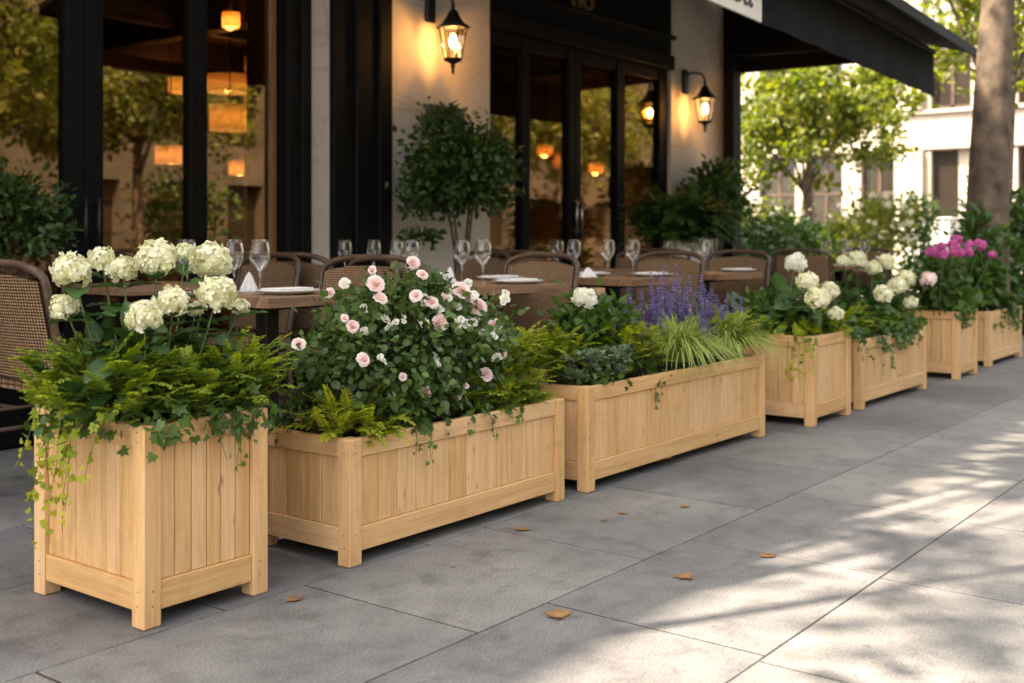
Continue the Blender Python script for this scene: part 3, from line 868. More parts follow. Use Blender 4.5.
for i in range(44):
    a = rng.uniform(0, 2 * math.pi); q = rng.uniform(0.3, 1.12)
    tip = CB + np.array((0.42 * q * math.cos(a), 0.2 * q * math.sin(a), 0.06 + 0.15 * max(-0.4, 1 - q * q) + rng.uniform(-0.06, 0.06)))
    b = np.array((CB[0] * 0.5 + 0.1 * math.cos(a), 0.05 * math.sin(a), 0))
    s = np.linspace(0, 1, 6)[:, None]
    gs.tube(b + (tip - b) * s + np.array((0, 0, 0.08)) * s * (1 - s), 0.0025, 0.0012, 5, 0.5)
    leaf_cloud(gl, LEAFW, tip - np.array((0, 0, 0.02)), (0.045, 0.04, 0.04), 12, 5, 0.028, 0.4, up=0.6, tint=(0.4, 1.0))
roses = [(413, 263, 8), (423, 274, 7), (376, 283, 11), (381, 297, 9), (353, 326, 8), (364, 359, 8), (299, 343, 8), (441, 322, 10), (462, 289, 11), (478, 306, 11), (495, 324, 8), (500, 336, 6),
         (502, 353, 7), (486, 373, 9), (425, 392, 8), (416, 295, 8), (432, 301, 9), (457, 397, 5), (465, 385, 5), (403, 377, 5), (330, 293, 6), (470, 296, 8), (444, 297, 6), (372, 270, 5), (345, 318, 5), (449, 309, 5)]
for i, (px, py, r) in enumerate(roses):
    dx = (px - 405) / 115.0; dy = (345 - py) / 85.0
    Y = 2.58 - 0.20 * math.sqrt(max(0.0, 1 - min(1, dx * dx * 0.8 + dy * dy * 0.8)))
    p = PT(px, py, Y) - RO
    rr = r / FPX * DEP(px, Y) * 0.80
    gf = Geo(); rose(gf, p, rr, np.array((-0.45 + rng.normal() * 0.4, -0.75, 0.5 + rng.normal() * 0.3)))
    gf.build('flower', M['rosepetal'], t)
    b = CB * np.array((1, 1, 0.7)) + (p - CB) * 0.45
    s = np.linspace(0, 1, 5)[:, None]
    gs.tube(b + (p - np.array((0, 0, rr * 0.3)) - b) * s, 0.0022, 0.0014, 5, 0.7)
    leaf_cloud(gl, LEAFW, p - np.array((0, -0.02, rr * 1.6)), (0.035, 0.03, 0.02), 9, 4, 0.028, 0.4)
gl.build('leaves', M['roseleaf'], t); gs.build('stems', M['stem'], t)
gb = Geo()                                             # the small cream blossoms scattered between the roses
for i in range(46):
    px, py = rng.normal(458, 28), rng.normal(312, 24)
    if i < 13: px, py = rng.normal(390, 42), rng.normal(305, 28)
    if py < 272 or abs(px - 405) / 112 + max(0, 300 - py) / 60 > 1.05: continue
    Y = 2.48 + rng.uniform(-0.1, 0.06)
    p = PT(px, py, Y) - RO
    for k in range(2):
        rose(gb, p + rng.normal(size=3) * 0.008, rng.uniform(0.010, 0.019), (-0.4 + rng.normal() * 0.6, -0.7, 0.6), (3, 5))
gb.build('small_blossoms', M['whitepetal'], t)['kind'] = 'stuff'

def b2a(gl, gs):
    fern_mass(gl, gs, (0, 0, 0), (0.15, 0.09, 0.09), 60, (0.08, 0.16), 0.03, (0.15, 0.6), 0.3, 1.0)
    for px, py in ((325, 383), (345, 392), (312, 402), (368, 408), (332, 405)):
        q = PT(px, py, 2.46) - np.array((2.47, 2.5, 0.36)); b = np.array((q[0] * 0.6, q[1] * 0.5, q[2] - 0.11))
        spray(gl, gs, b, q - b, 0.14, 16, 0.03, 0.1, None, 0.55, 1.0)
mass('golden_fern', 'yellow green fern at the left end of rose planter', 'fern', (2.47, 2.5, 0.36), b2a, ('gold', 'stem'))
def b2b(gl, gs):
    fern_mass(gl, gs, (0, 0.05, 0.02), (0.2, 0.13, 0.17), 110, (0.09, 0.19), 0.03, (0.1, 0.5), 0.25, 1.0, zup=0.7)
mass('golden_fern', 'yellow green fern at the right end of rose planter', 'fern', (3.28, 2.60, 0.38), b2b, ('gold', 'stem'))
def b2e(gl, gs):
    fern_mass(gl, gs, (0, 0, 0), (0.20, 0.07, 0.10), 60, (0.07, 0.14), 0.028, (0.1, 0.5), 0.2, 0.95, zup=0.7)
    leaf_cloud(gl, LEAFW, (-0.05, 0, 0.05), (0.22, 0.08, 0.07), 260, 14, 0.030, 0.26, zlow=-0.02, tint=(0.0, 0.5))
mass('leafy_filler', 'bright leafy filler along the front right rim of rose planter', 'plant', (3.20, 2.50, 0.345), b2e, ('gold', 'stem'))
def b2c(gl, gs):
    leaf_cloud(gl, LEAF, (0, 0, 0.03), (0.17, 0.13, 0.10), 420, 20, 0.034, 0.25, zlow=-0.03)
mass('dark_filler_plant', 'dark green filler plant behind the fern, left in rose planter', 'plant', (2.50, 2.68, 0.36), b2c, ('green', 'stem'))
def b2d(gl, gs):
    for (px, L, n) in ((405, 0.12, 14), (414, 0.17, 14), (425, 0.10, 10), (440, 0.07, 7), (470, 0.10, 11), (480, 0.12, 11), (487, 0.08, 8), (505, 0.10, 10), (515, 0.08, 7)):
        x = XP(px, 2.42)
        ivy_strand(gl, gs, np.array((x, 2.42, 0.395)) - np.array((2.95, 2.42, 0.37)), (rng.normal() * 0.3, -0.8, 0.25), L, n, 0.028, 0.06, 1.3)
    leaf_cloud(gl, IVY, np.array((XP(410, 2.45), 2.45, 0.40)) - np.array((2.95, 2.42, 0.37)), (0.07, 0.04, 0.03), 40, 6, 0.034, 0.3)
    leaf_cloud(gl, IVY, np.array((XP(495, 2.45), 2.45, 0.40)) - np.array((2.95, 2.42, 0.37)), (0.09, 0.04, 0.04), 60, 6, 0.03, 0.3)
mass('trailing_ivy', 'ivy sprigs hanging over the front of rose planter', 'ivy', (2.95, 2.42, 0.37), b2d, ('ivy', 'stem'))
for gx, lab in ((3.1, ''),):
    pass

# --- planter 3
def phlox(label, c, heads, leaf_r, nleaf, petal='whitepetal', fl=0.34, lm='green', name='white_phlox', cat='phlox', lsize=0.05):
    t = thing(name, label, cat, c)
    gl, gs = Geo(), Geo()
    o = np.asarray(c, float)
    if petal == 'pinkpetal': heads = [(x + rng.normal() * 0.02, y + rng.normal() * 0.03, z + rng.normal() * 0.015, q * rng.uniform(0.6, 0.9)) for (x, y, z, q) in heads]
    for (x, y, z, r) in heads:
        h = np.array((x, y, z)) - o
        gf = Geo(); flower_ball(gf, h, r, nfl=46, squash=0.9, fl=fl * 1.2); gf.build('flower_head', M[petal], t)
        b = np.array((h[0] * 0.5, h[1] * 0.5, 0)); s = np.linspace(0, 1, 5)[:, None]
        gs.tube(b + (h - b) * s, 0.003, 0.002, 5, 0.6)
    leaf_cloud(gl, LEAF, (0, 0, leaf_r[2] * 0.7), leaf_r, nleaf, 30, lsize, 0.2, up=0.6, hang=0.1, zlow=-0.04)
    gl.build('leaves', M[lm], t); gs.build('stems', M['stem'], t)
    return t
def H(px, py, r, Y): 
    p = PT(px, py, Y); return (p[0], p[1], p[2], r / FPX * DEP(px, Y))
phlox('single white phlox with feathery leaves, left in salvia planter', (XP(590, 2.68), 2.68, 0.37), [H(584, 298, 12, 2.60)], (0.22, 0.16, 0.22), 950)
def b3a(gl, gs):
    for k in range(44):
        a, q = rng.uniform(0, 6.28), math.sqrt(rng.random())
        c = np.array((0.20 * q * math.cos(a), 0.10 * q * math.sin(a), 0.0 + 0.09 * rng.random()))
        n = 34
        d = rdir(n); d[:, 2] = np.abs(d[:, 2])
        gl.inst(LEAFW, c + d * 0.012, frames(d, unit(np.array((0, 0, 1.0)) + rng.normal(size=(n, 3)) * 0.3)), rng.uniform(0.022, 0.036, n), rng.random(n))
mass('grey_sage', 'grey green rosette plant at the front left of salvia planter', 'sage', (XP(590, 2.5), 2.485, 0.42), b3a, ('sage', 'stem'))
def b3b(gl, gs):
    fern_mass(gl, gs, (0, 0, 0), (0.13, 0.10, 0.16), 70, (0.07, 0.13), 0.026, (0.1, 0.5), 0.3, 1.0, zup=0.7)
mass('golden_fern', 'small golden fern between the sage and striped grass', 'fern', (XP(626, 2.53), 2.53, 0.42), b3b, ('gold', 'stem'))
def b3c(gl, gs):
    fern_mass(gl, gs, (0, 0, 0), (0.12, 0.14, 0.16), 70, (0.08, 0.17), 0.028, (0.1, 0.4), 0.3, 1.0, zup=0.7)
mass('golden_fern', 'golden fern at the far right end of salvia planter', 'fern', (5.03, 2.6, 0.41), b3c, ('gold', 'stem'))
def b3c2(gl, gs):
    fern_mass(gl, gs, (0, 0, 0), (0.13, 0.16, 0.13), 80, (0.09, 0.16), 0.03, (0.1, 0.5), 0.1, 0.8, zup=0.6)
mass('golden_fern', 'lime fern at the near left corner of salvia planter', 'fern', (3.70, 2.66, 0.43), b3c2, ('gold', 'stem'))
def b3e(gl, gs):
    leaf_cloud(gl, LEAFW, (0, 0, 0.03), (0.11, 0.13, 0.08), 330, 16, 0.034, 0.26, zlow=-0.02)
    for x, y in ((-0.09, -0.1), (0.0, -0.13), (0.09, -0.13), (-0.1, 0.0)): leaf_cloud(gl, IVY, (x, y, 0.02), (0.06, 0.04, 0.03), 26, 5, 0.03, 0.3, hang=0.3)
mass('low_filler_plant', 'low green leafy filler in the near corner of salvia planter', 'plant', (3.74, 2.54, 0.385), b3e, ('roseleaf', 'stem'))
def b3d(gl, gs):
    for (px, L, n) in ((652, 0.16, 14), (658, 0.11, 11), (646, 0.08, 8), (664, 0.08, 8), (668, 0.06, 6), (655, 0.07, 6)):
        x = XP(px, 2.41)
        ivy_strand(gl, gs, np.array((x, 2.43, 0.415)) - np.array((4.2, 2.41, 0.4)), (0.1, -0.8, 0.2), L, n, 0.034, 0.05, 1.4)
    leaf_cloud(gl, IVY, np.array((XP(648, 2.46), 2.46, 0.42)) - np.array((4.2, 2.41, 0.4)), (0.10, 0.05, 0.05), 60, 8, 0.042, 0.3, up=0.6, hang=0.4)
mass('trailing_ivy', 'dark ivy sprig hanging over the front of salvia planter', 'ivy', (4.2, 2.41, 0.4), b3d, ('green', 'stem'))
def grass_clump(label, c, n, rad, length):
    t = thing('striped_grass', label, 'grass plant', c)
    g = Geo()
    for i in range(n):
        a = rng.uniform(0, 2 * math.pi)
        q = rng.uniform(0.1, 1.0)
        L = length * rng.uniform(0.7, 1.15)
        b = np.array((math.cos(a), math.sin(a), 0)) * rad * 0.25 * q
        d = np.array((math.cos(a), math.sin(a), 0.0))
        m = 9
        s = np.linspace(0, 1, m)
        out = rad * (0.35 + 0.9 * q) * s ** 1.15
        z = L * (s * (1.15 - 0.3 * q) - (0.45 + 0.55 * q) * s ** 2.2)
        P = b + d * out[:, None] + np.array((0, 0, 1.0)) * z[:, None] + np.cross(d, (0, 0, 1.0)) * (rng.normal() * 0.03 * s ** 2)[:, None]
        sd = np.cross(d, (0, 0, 1.0)); w = 0.0038 * rng.uniform(0.7, 1.3) * (1 - s ** 2.5) + 0.0003
        V, F, tn = [], [], []
        for j in range(m):
            for k, (off, tv) in enumerate(((-1, 0.95), (-0.45, 0.15), (0.45, 0.15), (1, 0.95))):
                V.append(P[j] + sd * off * w[j] + np.array((0, 0, 0.25)) * abs(off) * w[j]); tn.append(tv + rng.normal() * 0.05)
        for j in range(m - 1):
            for k in range(3):
                F.append((j * 4 + k, j * 4 + k + 1, (j + 1) * 4 + k + 1, (j + 1) * 4 + k))
        g.add(V, F, np.clip(tn, 0, 1), smooth=True)
    g.build('blades', M['grass'], t)
    return t
grass_clump('arching cream striped grass in front of the salvia', (XP(678, 2.50), 2.50, 0.42), 520, 0.24, 0.34)
grass_clump('paler striped grass right of the salvia, near planter end', (XP(729, 2.51), 2.51, 0.42), 440, 0.22, 0.30)
SP = np.array((XP(683, 2.70), 2.70, 0.38))
t = thing('purple_salvia', 'purple salvia spikes standing in the long salvia planter', 'salvia', SP)
gl, gs = Geo(), Geo()
sv = [(629, 293, 332), (641, 297, 335), (651, 277, 335), (658, 290, 335), (664, 270, 335), (672, 284, 335), (677, 268, 335), (686, 286, 335), (690, 280, 338), (700, 279, 338), (704, 290, 340), (648, 310, 340), (669, 300, 340),
      (684, 300, 345), (694, 303, 345), (712, 293, 350), (716, 300, 350), (727, 300, 350), (734, 297, 350), (722, 312, 352), (661, 312, 345), (710, 310, 352), (741, 302, 350), (635, 312, 340)]
sv += [(px + rng.normal() * 4, py + 8 + rng.uniform(-4, 12), pb + 6) for (px, py, pb) in sv[:18]]
for (px, py, pb) in sv:
    py -= 6; Y = 2.66 + rng.uniform(-0.08, 0.1)
    if 700 < px < 722 and py > 285: Y = 2.56
    tp, b = PT(px, py, Y) - SP, PT(px + rng.normal() * 3, pb, Y) - SP
    root = np.array((b[0] * 0.7, b[1] * 0.7, 0))
    gs.tube(np.array([root, b, (b + tp) / 2, tp]), 0.0022, 0.001, 4, 0.4)
    gf = Geo()
    nr = 22
    for j in range(nr):
        u = j / nr
        c = b + (tp - b) * u
        m = 9
        a = rng.uniform(0, 6) + np.arange(m) * 2 * math.pi / m
        d = np.stack([np.cos(a), np.sin(a), np.full(m, 0.5)], 1)
        r = 0.0132 * (1.1 - 0.7 * u)
        gf.inst(PETAL, c + d * 0.002, frames(d, np.array([[0, 0, 1.0]] * m) + rng.normal(size=(m, 3)) * 0.5), np.full(m, r * 1.5) * rng.uniform(0.7, 1.3, m), rng.random(m))
    gf.build('flower_spike', M['salvia'], t)
leaf_cloud(gl, LEAF, (0.02, 0.0, 0.08), (0.42, 0.14, 0.17), 1100, 40, 0.045, 0.2, up=0.2, hang=-0.5, zlow=-0.02)
gl.build('leaves', M['sage'], t); gs.build('stems', M['stem'], t)

# --- planter 4
c4 = (5.86, 2.54)
hydrangea('white hydrangea with four round heads in square planter beyond the salvia', c4, 0.43,
          [H(808, 282, 11, 2.36), H(829, 291, 10, 2.36), H(817, 299, 12.5, 2.26), H(836, 314, 8, 2.28)], (0.28, 0.17, 0.13), 110, 0.10)
phlox('pale green white phlox behind the four hydrangea heads', (5.75, 2.66, 0.43), [H(795, 263, 10, 2.56), H(797, 258, 6, 2.6)], (0.25, 0.13, 0.16), 420, lsize=0.06)
def b4(gl, gs):
    fern_mass(gl, gs, (0, 0, 0), (0.18, 0.14, 0.08), 44, (0.09, 0.16), 0.038, (0.1, 0.4), 0.1, 0.6)
    for (x, y) in ((-0.2, -0.15), (-0.08, -0.17), (0.08, -0.17), (0.2, -0.15), (-0.22, 0.0)):
        leaf_cloud(gl, IVY, (x, y, 0.05), (0.10, 0.05, 0.05), 50, 8, 0.05, 0.3, hang=0.4)
mass('golden_fern', 'green fern skirt around the four headed hydrangea', 'fern', (5.865, 2.54, 0.44), b4, ('fern', 'stem'))
def b4b(gl, gs):
    for k in range(5):
        ivy_strand(gl, gs, (rng.uniform(-0.05, 0.05), rng.uniform(-0.1, 0.1), 0.0), (-0.9, -0.3, 0.5), rng.uniform(0.22, 0.32), 16, 0.026, 0.06)
mass('trailing_ivy', 'yellow sprigs hanging left of the four headed hydrangea', 'ivy', (5.58, 2.40, 0.46), b4b, ('gold', 'stem'))
def b4c(gl, gs):
    for k in range(5):
        ivy_strand(gl, gs, (rng.uniform(-0.08, 0.1), 0, 0.02), (0.2, -0.8, 0.3), rng.uniform(0.12, 0.26), 14, 0.032, 0.06)
mass('trailing_ivy', 'ivy hanging at the right corner of square hydrangea planter', 'ivy', (6.08, 2.32, 0.46), b4c, ('ivy', 'stem'))

# --- planter 5
hydrangea('white pompom hydrangea in the long planter with hanging ivy', (6.95, 2.56), 0.37,
          [H(883, 294, 9.5, 2.30), H(897, 286, 9, 2.34), H(905, 279, 10, 2.38), H(911, 303, 7, 2.28), H(886, 262, 9, 2.5), H(873, 268, 8, 2.5), H(857, 259, 9, 2.52), H(843, 261, 6, 2.56)], (0.42, 0.17, 0.17), 180, 0.10)
phlox('peach coloured bloom beside the white pompom hydrangea', (7.45, 2.58, 0.37), [H(928, 279, 8, 2.36)], (0.14, 0.14, 0.2), 260, 'rosepetal', name='peach_flower', cat='flower', lsize=0.06)
def b5(gl, gs):
    fern_mass(gl, gs, (-0.32, 0.02, 0.02), (0.2, 0.13, 0.10), 60, (0.10, 0.2), 0.042, (0.1, 0.4), 0.25, 0.95)
    fern_mass(gl, gs, (0.2, 0.02, 0.02), (0.36, 0.13, 0.10), 80, (0.10, 0.18), 0.042, (0.1, 0.4), 0.1, 0.8)
mass('golden_fern', 'lime fern filling the long planter with white pompoms', 'fern', (6.85, 2.53, 0.38), b5, ('gold', 'stem'))
def b5b(gl, gs):
    for k in range(20):
        x = rng.uniform(-0.5, 0.45)
        ivy_strand(gl, gs, (x, 0, 0.02), (rng.normal() * 0.3, -0.8, 0.3), rng.uniform(0.08, 0.16) + (0.16 if x < -0.28 else 0), 16, 0.036, 0.06)
    for x in np.linspace(-0.5, 0.5, 8):
        leaf_cloud(gl, IVY, (x, 0.04, 0.05), (0.10, 0.06, 0.06), 50, 7, 0.045, 0.3, hang=0.4)
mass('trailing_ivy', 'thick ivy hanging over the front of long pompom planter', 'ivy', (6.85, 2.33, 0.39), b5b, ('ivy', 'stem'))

# --- planters 6, 7
hp = [H(945 + 3 * k % 7, 243, 5, 2.5) for k in range(0)]
hp = [H(px, py, r, Y) for px, py, r, Y in ((931, 251, 7, 2.4), (940, 247, 7, 2.36), (949, 244, 7.5, 2.36), (958, 241, 8.5, 2.42), (967, 244, 8, 2.34), (976, 250, 8, 2.34), (983, 254, 7, 2.3), (937, 255, 6, 2.32), (957, 249, 8, 2.3), (968, 252, 7, 2.3), (947, 252, 6.5, 2.3))]
phlox('magenta phlox crowning the small square planter', (8.29, 2.51, 0.44), hp, (0.26, 0.2, 0.24), 1100, 'pinkpetal', name='magenta_phlox', lm='green', lsize=0.07)
def b6(gl, gs):
    for k in range(12):
        ivy_strand(gl, gs, (rng.uniform(-0.2, 0.25), rng.uniform(0, 0.05), 0.03), (rng.normal() * 0.3, -0.8, 0.3), rng.uniform(0.1, 0.2), 12, 0.045, 0.06)
    leaf_cloud(gl, IVY, (0.0, 0.1, 0.06), (0.26, 0.14, 0.09), 240, 16, 0.06, 0.3)
mass('trailing_ivy', 'dark ivy over the rim beneath the magenta phlox', 'ivy', (8.29, 2.31, 0.46), b6, ('ivy', 'stem'))
def b7(gl, gs):
    leaf_cloud(gl, LEAF, (0.08, 0.05, 0.24), (0.36, 0.22, 0.28), 1200, 40, 0.075, 0.2, zlow=-0.03)
    leaf_cloud(gl, LEAF, (0.36, 0.05, 0.56), (0.24, 0.2, 0.22), 500, 20, 0.07, 0.22)
    for k in range(9):
        b = np.array((rng.uniform(-0.3, 0.4), rng.uniform(-0.1, 0.1), 0))
        gs.tube(np.array([b, b + np.array((rng.normal() * 0.05, 0, 0.25)), b + np.array((rng.normal() * 0.1, 0, 0.5))]), 0.006, 0.003, 5)
mass('leafy_shrub', 'tall dark leafy shrub in the farthest long planter', 'shrub', (9.5, 2.55, 0.39), b7, ('green', 'stem'))
def b7b(gl, gs):
    for k in range(14):
        ivy_strand(gl, gs, (rng.uniform(-0.4, 0.35), rng.uniform(0, 0.05), 0.03), (rng.normal() * 0.3, -0.8, 0.3), rng.uniform(0.1, 0.26), 14, 0.05, 0.06)
    fern_mass(gl, gs, (0, 0.1, 0.02), (0.42, 0.1, 0.08), 50, (0.12, 0.24), 0.05, (0.2, 0.7), 0.2, 0.8)
mass('trailing_ivy', 'lime trailing greenery over the front of farthest planter', 'ivy', (9.5, 2.36, 0.41), b7b, ('ivy', 'stem'))

# ------------------------------------------------------------------ tables, chairs and what stands on them
TZ = 0.75
def make_table(label, x0, x1, y0, y1, group):
    cx, cy = (x0 + x1) / 2, (y0 + y1) / 2
    t = thing('cafe_table', label, 'table', (cx, cy, 0), 0, group)
    hx, hy = (x1 - x0) / 2, (y1 - y0) / 2
    g = Geo()
    n = 6
    for i in range(n):
        a, b = -hy + 2 * hy * i / n, -hy + 2 * hy * (i + 1) / n
        g.box((-hx, a + 0.0004, TZ - 0.042), (hx, b - 0.0004, TZ), 0.002, 0)
    g.build('tabletop', M['tablewood'], t)
    g = Geo(); g.box((-0.035, -0.035, 0.02), (0.035, 0.035, TZ - 0.06), 0.004); g.build('leg', M['blackiron'], t)
    g = Geo(); g.box((-0.22, -0.22, 0), (0.22, 0.22, 0.018), 0.006); g.build('base', M['blackiron'], t)
    g = Geo(); g.box((-0.18, -0.18, TZ - 0.06), (0.18, 0.18, TZ - 0.0425), 0.003); g.build('top_plate', M['blackiron'], t)
    return t
FT = [
 (2.82, 3.36, 3.33, 3.98, 'nearest wooden café table, between the hydrangeas and roses'),
 (4.14, 4.75, 3.28, 3.95, 'wooden café table behind the right side of rose bush'),
 (5.43, 6.02, 3.31, 3.95, 'wooden café table directly behind the purple salvia'),
 (6.60, 7.18, 3.33, 3.95, 'wooden café table right of the salvia, before ferns'),
 (9.2, 9.95, 3.40, 4.05, 'farthest café table, behind the white pompom flowers'),
]
for a, b, c, d, lab in FT: make_table(lab, a, b, c, d, 'café tables behind the planters')
BT = [
 (3.05, 3.65, 4.60, 5.15, 'inner table behind nearest table, beside the window frames'),
 (4.75, 5.35, 4.55, 5.10, 'inner table in front of the narrow stone strip'),
 (6.75, 7.35, 4.45, 5.0, 'inner table in front of the right hand glass doors'),
 (8.6, 9.2, 4.45, 5.0, 'inner table in front of fern and second lantern'),
]
for a, b, c, d, lab in BT: make_table(lab, a, b, c, d, 'café tables near the glass front')

def make_chair(label, group):
    t = thing('wicker_chair', label, 'chair', (0, 0, 0), 0, group)
    W = 0.245
    # faces +x; the back stands at x = -0.22 and leans
    def backx(z): return -0.21 - max(0.0, z - 0.44) * 0.20
    g = Geo()
    nu, nv = 14, 12
    V, F, uv = [], [], []
    for side in (0, 1):
        for i in range(nu + 1):
            for j in range(nv + 1):
                y = -W + 0.02 + (2 * W - 0.04) * i / nu
                q = y / W
                ztop = 0.815 + 0.035 * (1 - q * q)
                z = 0.475 + (ztop - 0.475) * j / nv
                bow = -0.035 * (1 - q * q)
                x = backx(z) + bow + (0.011 if side else -0.011)
                V.append((x, y, z))
    m = (nu + 1) * (nv + 1)
    for side in (0, 1):
        for i in range(nu):
            for j in range(nv):
                a = side * m + i * (nv + 1) + j
                f = (a, a + nv + 1, a + nv + 2, a + 1)
                if not side: f = f[::-1]
                F.append(f)
                for k in f: uv.append((V[k][1], V[k][2]))
    rim = [i * (nv + 1) for i in range(nu + 1)] + [nu * (nv + 1) + j for j in range(1, nv + 1)] + [i * (nv + 1) + nv for i in range(nu - 1, -1, -1)] + [j for j in range(nv - 1, 0, -1)]
    for k in range(len(rim)):
        a, b = rim[k], rim[(k + 1) % len(rim)]
        F.append((a, b, b + m, a + m)); uv += [(0, 0)] * 4
    g.add(V, F, 0.5, uv, smooth=False)
    g.build('back_panel', M['rattan'], t)
    g = Geo()                                              # the arched frame: stile, arch, stile
    P = []
    for z in np.linspace(0.44, 0.81, 8): P.append((backx(z), -W, z))
    for a in np.linspace(0, math.pi, 15)[1:-1]:
        y = -W * math.cos(a)
        y = -W * (abs(math.cos(a)) ** 0.72) * (1 if math.cos(a) > 0 else -1)
        z = 0.822 + 0.066 * math.sin(a)
        P.append((backx(z) - 0.035 * (1 - (y / W) ** 2), y, z))
    for z in np.linspace(0.81, 0.44, 8): P.append((backx(z), W, z))
    g.tube(P, 0.0155, None, 8)
    g.build('back_frame', M['chairframe'], t)
    g = Geo(); g.tube([(backx(0.47), -W, 0.47), (backx(0.47) - 0.03, 0, 0.47), (backx(0.47), W, 0.47)], 0.011, None, 6); g.build('back_rail', M['chairframe'], t)
    g = Geo()
    V, F, uv = [], [], []
    n = 10
    for lay, z0 in ((0, 0.455), (1, 0.42)):
        for i in range(n + 1):
            for j in range(n + 1):
                x = -0.22 + 0.45 * i / n; y = (-W + 0.01 + (2 * W - 0.02) * j / n) * (1 + 0.05 * i / n)
                V.append((x, y, z0 - (0.012 * math.sin(math.pi * i / n) * math.sin(math.pi * j / n) if lay == 0 else 0)))
    mm = (n + 1) ** 2
    for lay in (0, 1):
        for i in range(n):
            for j in range(n):
                a = lay * mm + i * (n + 1) + j
                f = (a, a + n + 1, a + n + 2, a + 1)
                if lay: f = f[::-1]
                F.append(f)
                for k in f: uv.append((V[k][0], V[k][1]))
    ring = [j for j in range(n + 1)] + [i * (n + 1) + n for i in range(1, n + 1)] + [n * (n + 1) + j for j in range(n - 1, -1, -1)] + [i * (n + 1) for i in range(n - 1, 0, -1)]
    for k in range(len(ring)):
        a, b = ring[k], ring[(k + 1) % len(ring)]
        F.append((a, b, b + mm, a + mm)); uv += [(0, 0), (0.02, 0), (0.02, 0.02), (0, 0.02)]
    g.add(V, F, 0.5, uv)
    g.build('seat', M['rattan'], t)
    for s in (-1, 1):
        g = Geo(); g.tube([(0.21, s * (W + 0.005), 0.43), (0.215, s * (W + 0.008), 0.2), (0.22, s * (W + 0.012), 0)], 0.016, 0.012, 8); g.build('leg', M['chairframe'], t)
        g = Geo(); g.tube([(-0.21, s * W, 0.445), (-0.225, s * W, 0.2), (-0.26, s * W, 0)], 0.016, 0.012, 8); g.build('leg', M['chairframe'], t)
    g = Geo()
    for s in (-1, 1): g.tube([(0.21, s * (W + 0.005), 0.25), (-0.22, s * W, 0.25)], 0.009, None, 6)
    g.tube([(0.0, -W, 0.25), (0.0, W, 0.25)], 0.009, None, 6)
    g.build('stretcher', M['chairframe'], t)
    return t
CG = 'wicker chairs around the café tables'
chairs = [  # x, y, heading (direction the sitter faces), label
 (2.38, 3.88, 0.0, 'wicker chair at far left, back of chair beside hydrangeas'),
 (3.42, 3.74, math.pi, 'wicker chair at right side of nearest table, behind left of roses'),
 (4.06, 3.62, 0.0, 'wicker chair whose arched back peeks above the roses'),
 (4.76, 3.67, math.pi, 'wicker chair right of the table behind rose bush'),
 (6.03, 3.58, math.pi, 'wicker chair at the right side of salvia table'),
 (7.13, 3.64, math.pi, 'wicker chair right of salvia, at the table before ferns'),
 (2.52, 4.86, 0.0, 'wicker chair at left edge, behind the far left chair'),
 (3.85, 4.88, math.pi, 'wicker chair by the window frames, behind nearest table'),
 (4.55, 4.85, 0.15, 'wicker chair below the narrow stone strip, inner row'),
 (5.62, 4.80, math.pi - 0.1, 'inner row chair standing before the potted shrub'),
 (6.55, 4.72, 0.1, 'inner row chair left of the glass door table'),
 (7.62, 4.72, math.pi, 'inner row chair right of the glass door table'),
 (8.52, 4.72, 0.0, 'inner row chair near the bushy fern'),
 (9.85, 3.70, math.pi, 'chair at the farthest café table, behind pompom flowers'),
 (9.05, 3.72, 0.0, 'chair left of farthest café table, behind pompom flowers'),
]
first = None
for (x, y, rz, lab) in chairs:
    if first is None:
        first = make_chair(lab, CG); first.location = (x, y, 0.001); first.rotation_euler = (0, 0, rz)
    else:
        dup(first, None, (x, y, 0.001), rz, lab)

def make_glass(label, group):
    g = Geo()
    pr_ = [(0.0, 0.002), (0.036, 0.002), (0.038, 0.004), (0.034, 0.006), (0.010, 0.011), (0.0042, 0.020), (0.0036, 0.055), (0.0040, 0.088), (0.010, 0.096), (0.027, 0.112), (0.040, 0.132), (0.0435, 0.150), (0.042, 0.175), (0.0375, 0.205), (0.034, 0.222),
           (0.0332, 0.222), (0.0366, 0.205), (0.041, 0.175), (0.0424, 0.150), (0.039, 0.133), (0.026, 0.114), (0.009, 0.099), (0.0, 0.098)]
    g.lathe(pr_, n=28)
    return prop(g.build('wine_glass', M['wineglass']), label, 'wine glass', group)
GG = 'wine glasses set on the tables'
glasses = [  # px, Y, label
 (260, 3.62, 'large wine glass at the front of nearest table'),
 (234, 3.78, 'wine glass just left behind the front glass of nearest table'),
 (187, 3.90, 'wine glass behind the white hydrangea heads'),
 (483, 3.52, 'wine glass nearest the plate on the table behind roses'),
 (462, 3.74, 'wine glass beside white napkin on the table behind roses'),
 (411, 3.84, 'right wine glass of the pair above the rose tips'),
 (397, 4.75, 'left wine glass of the pair above the rose tips'),
 (345, 4.85, 'wine glass before the narrow stone strip'),
 (374, 4.80, 'narrow looking wine glass before the black pilaster'),
 (574, 3.86, 'left wine glass on the salvia table, by chair back'),
 (608, 3.68, 'middle wine glass on the salvia table'),
 (633, 3.56, 'right wine glass on the salvia table'),
 (668, 4.7, 'wine glass standing in front of the bushy fern'),
 (704, 3.62, 'single tall wine glass on table right of salvia'),
 (558, 4.75, 'distant wine glass in front of the glass doors'),
 (757, 3.6, 'first of three far wine glasses left of pompom flowers'),
 (795, 3.75, 'wine glass above the pale green phlox'),
 (809, 3.62, 'middle far wine glass left of pompom flowers'),
 (821, 3.70, 'rightmost far wine glass left of pompom flowers'),
]
proto = None
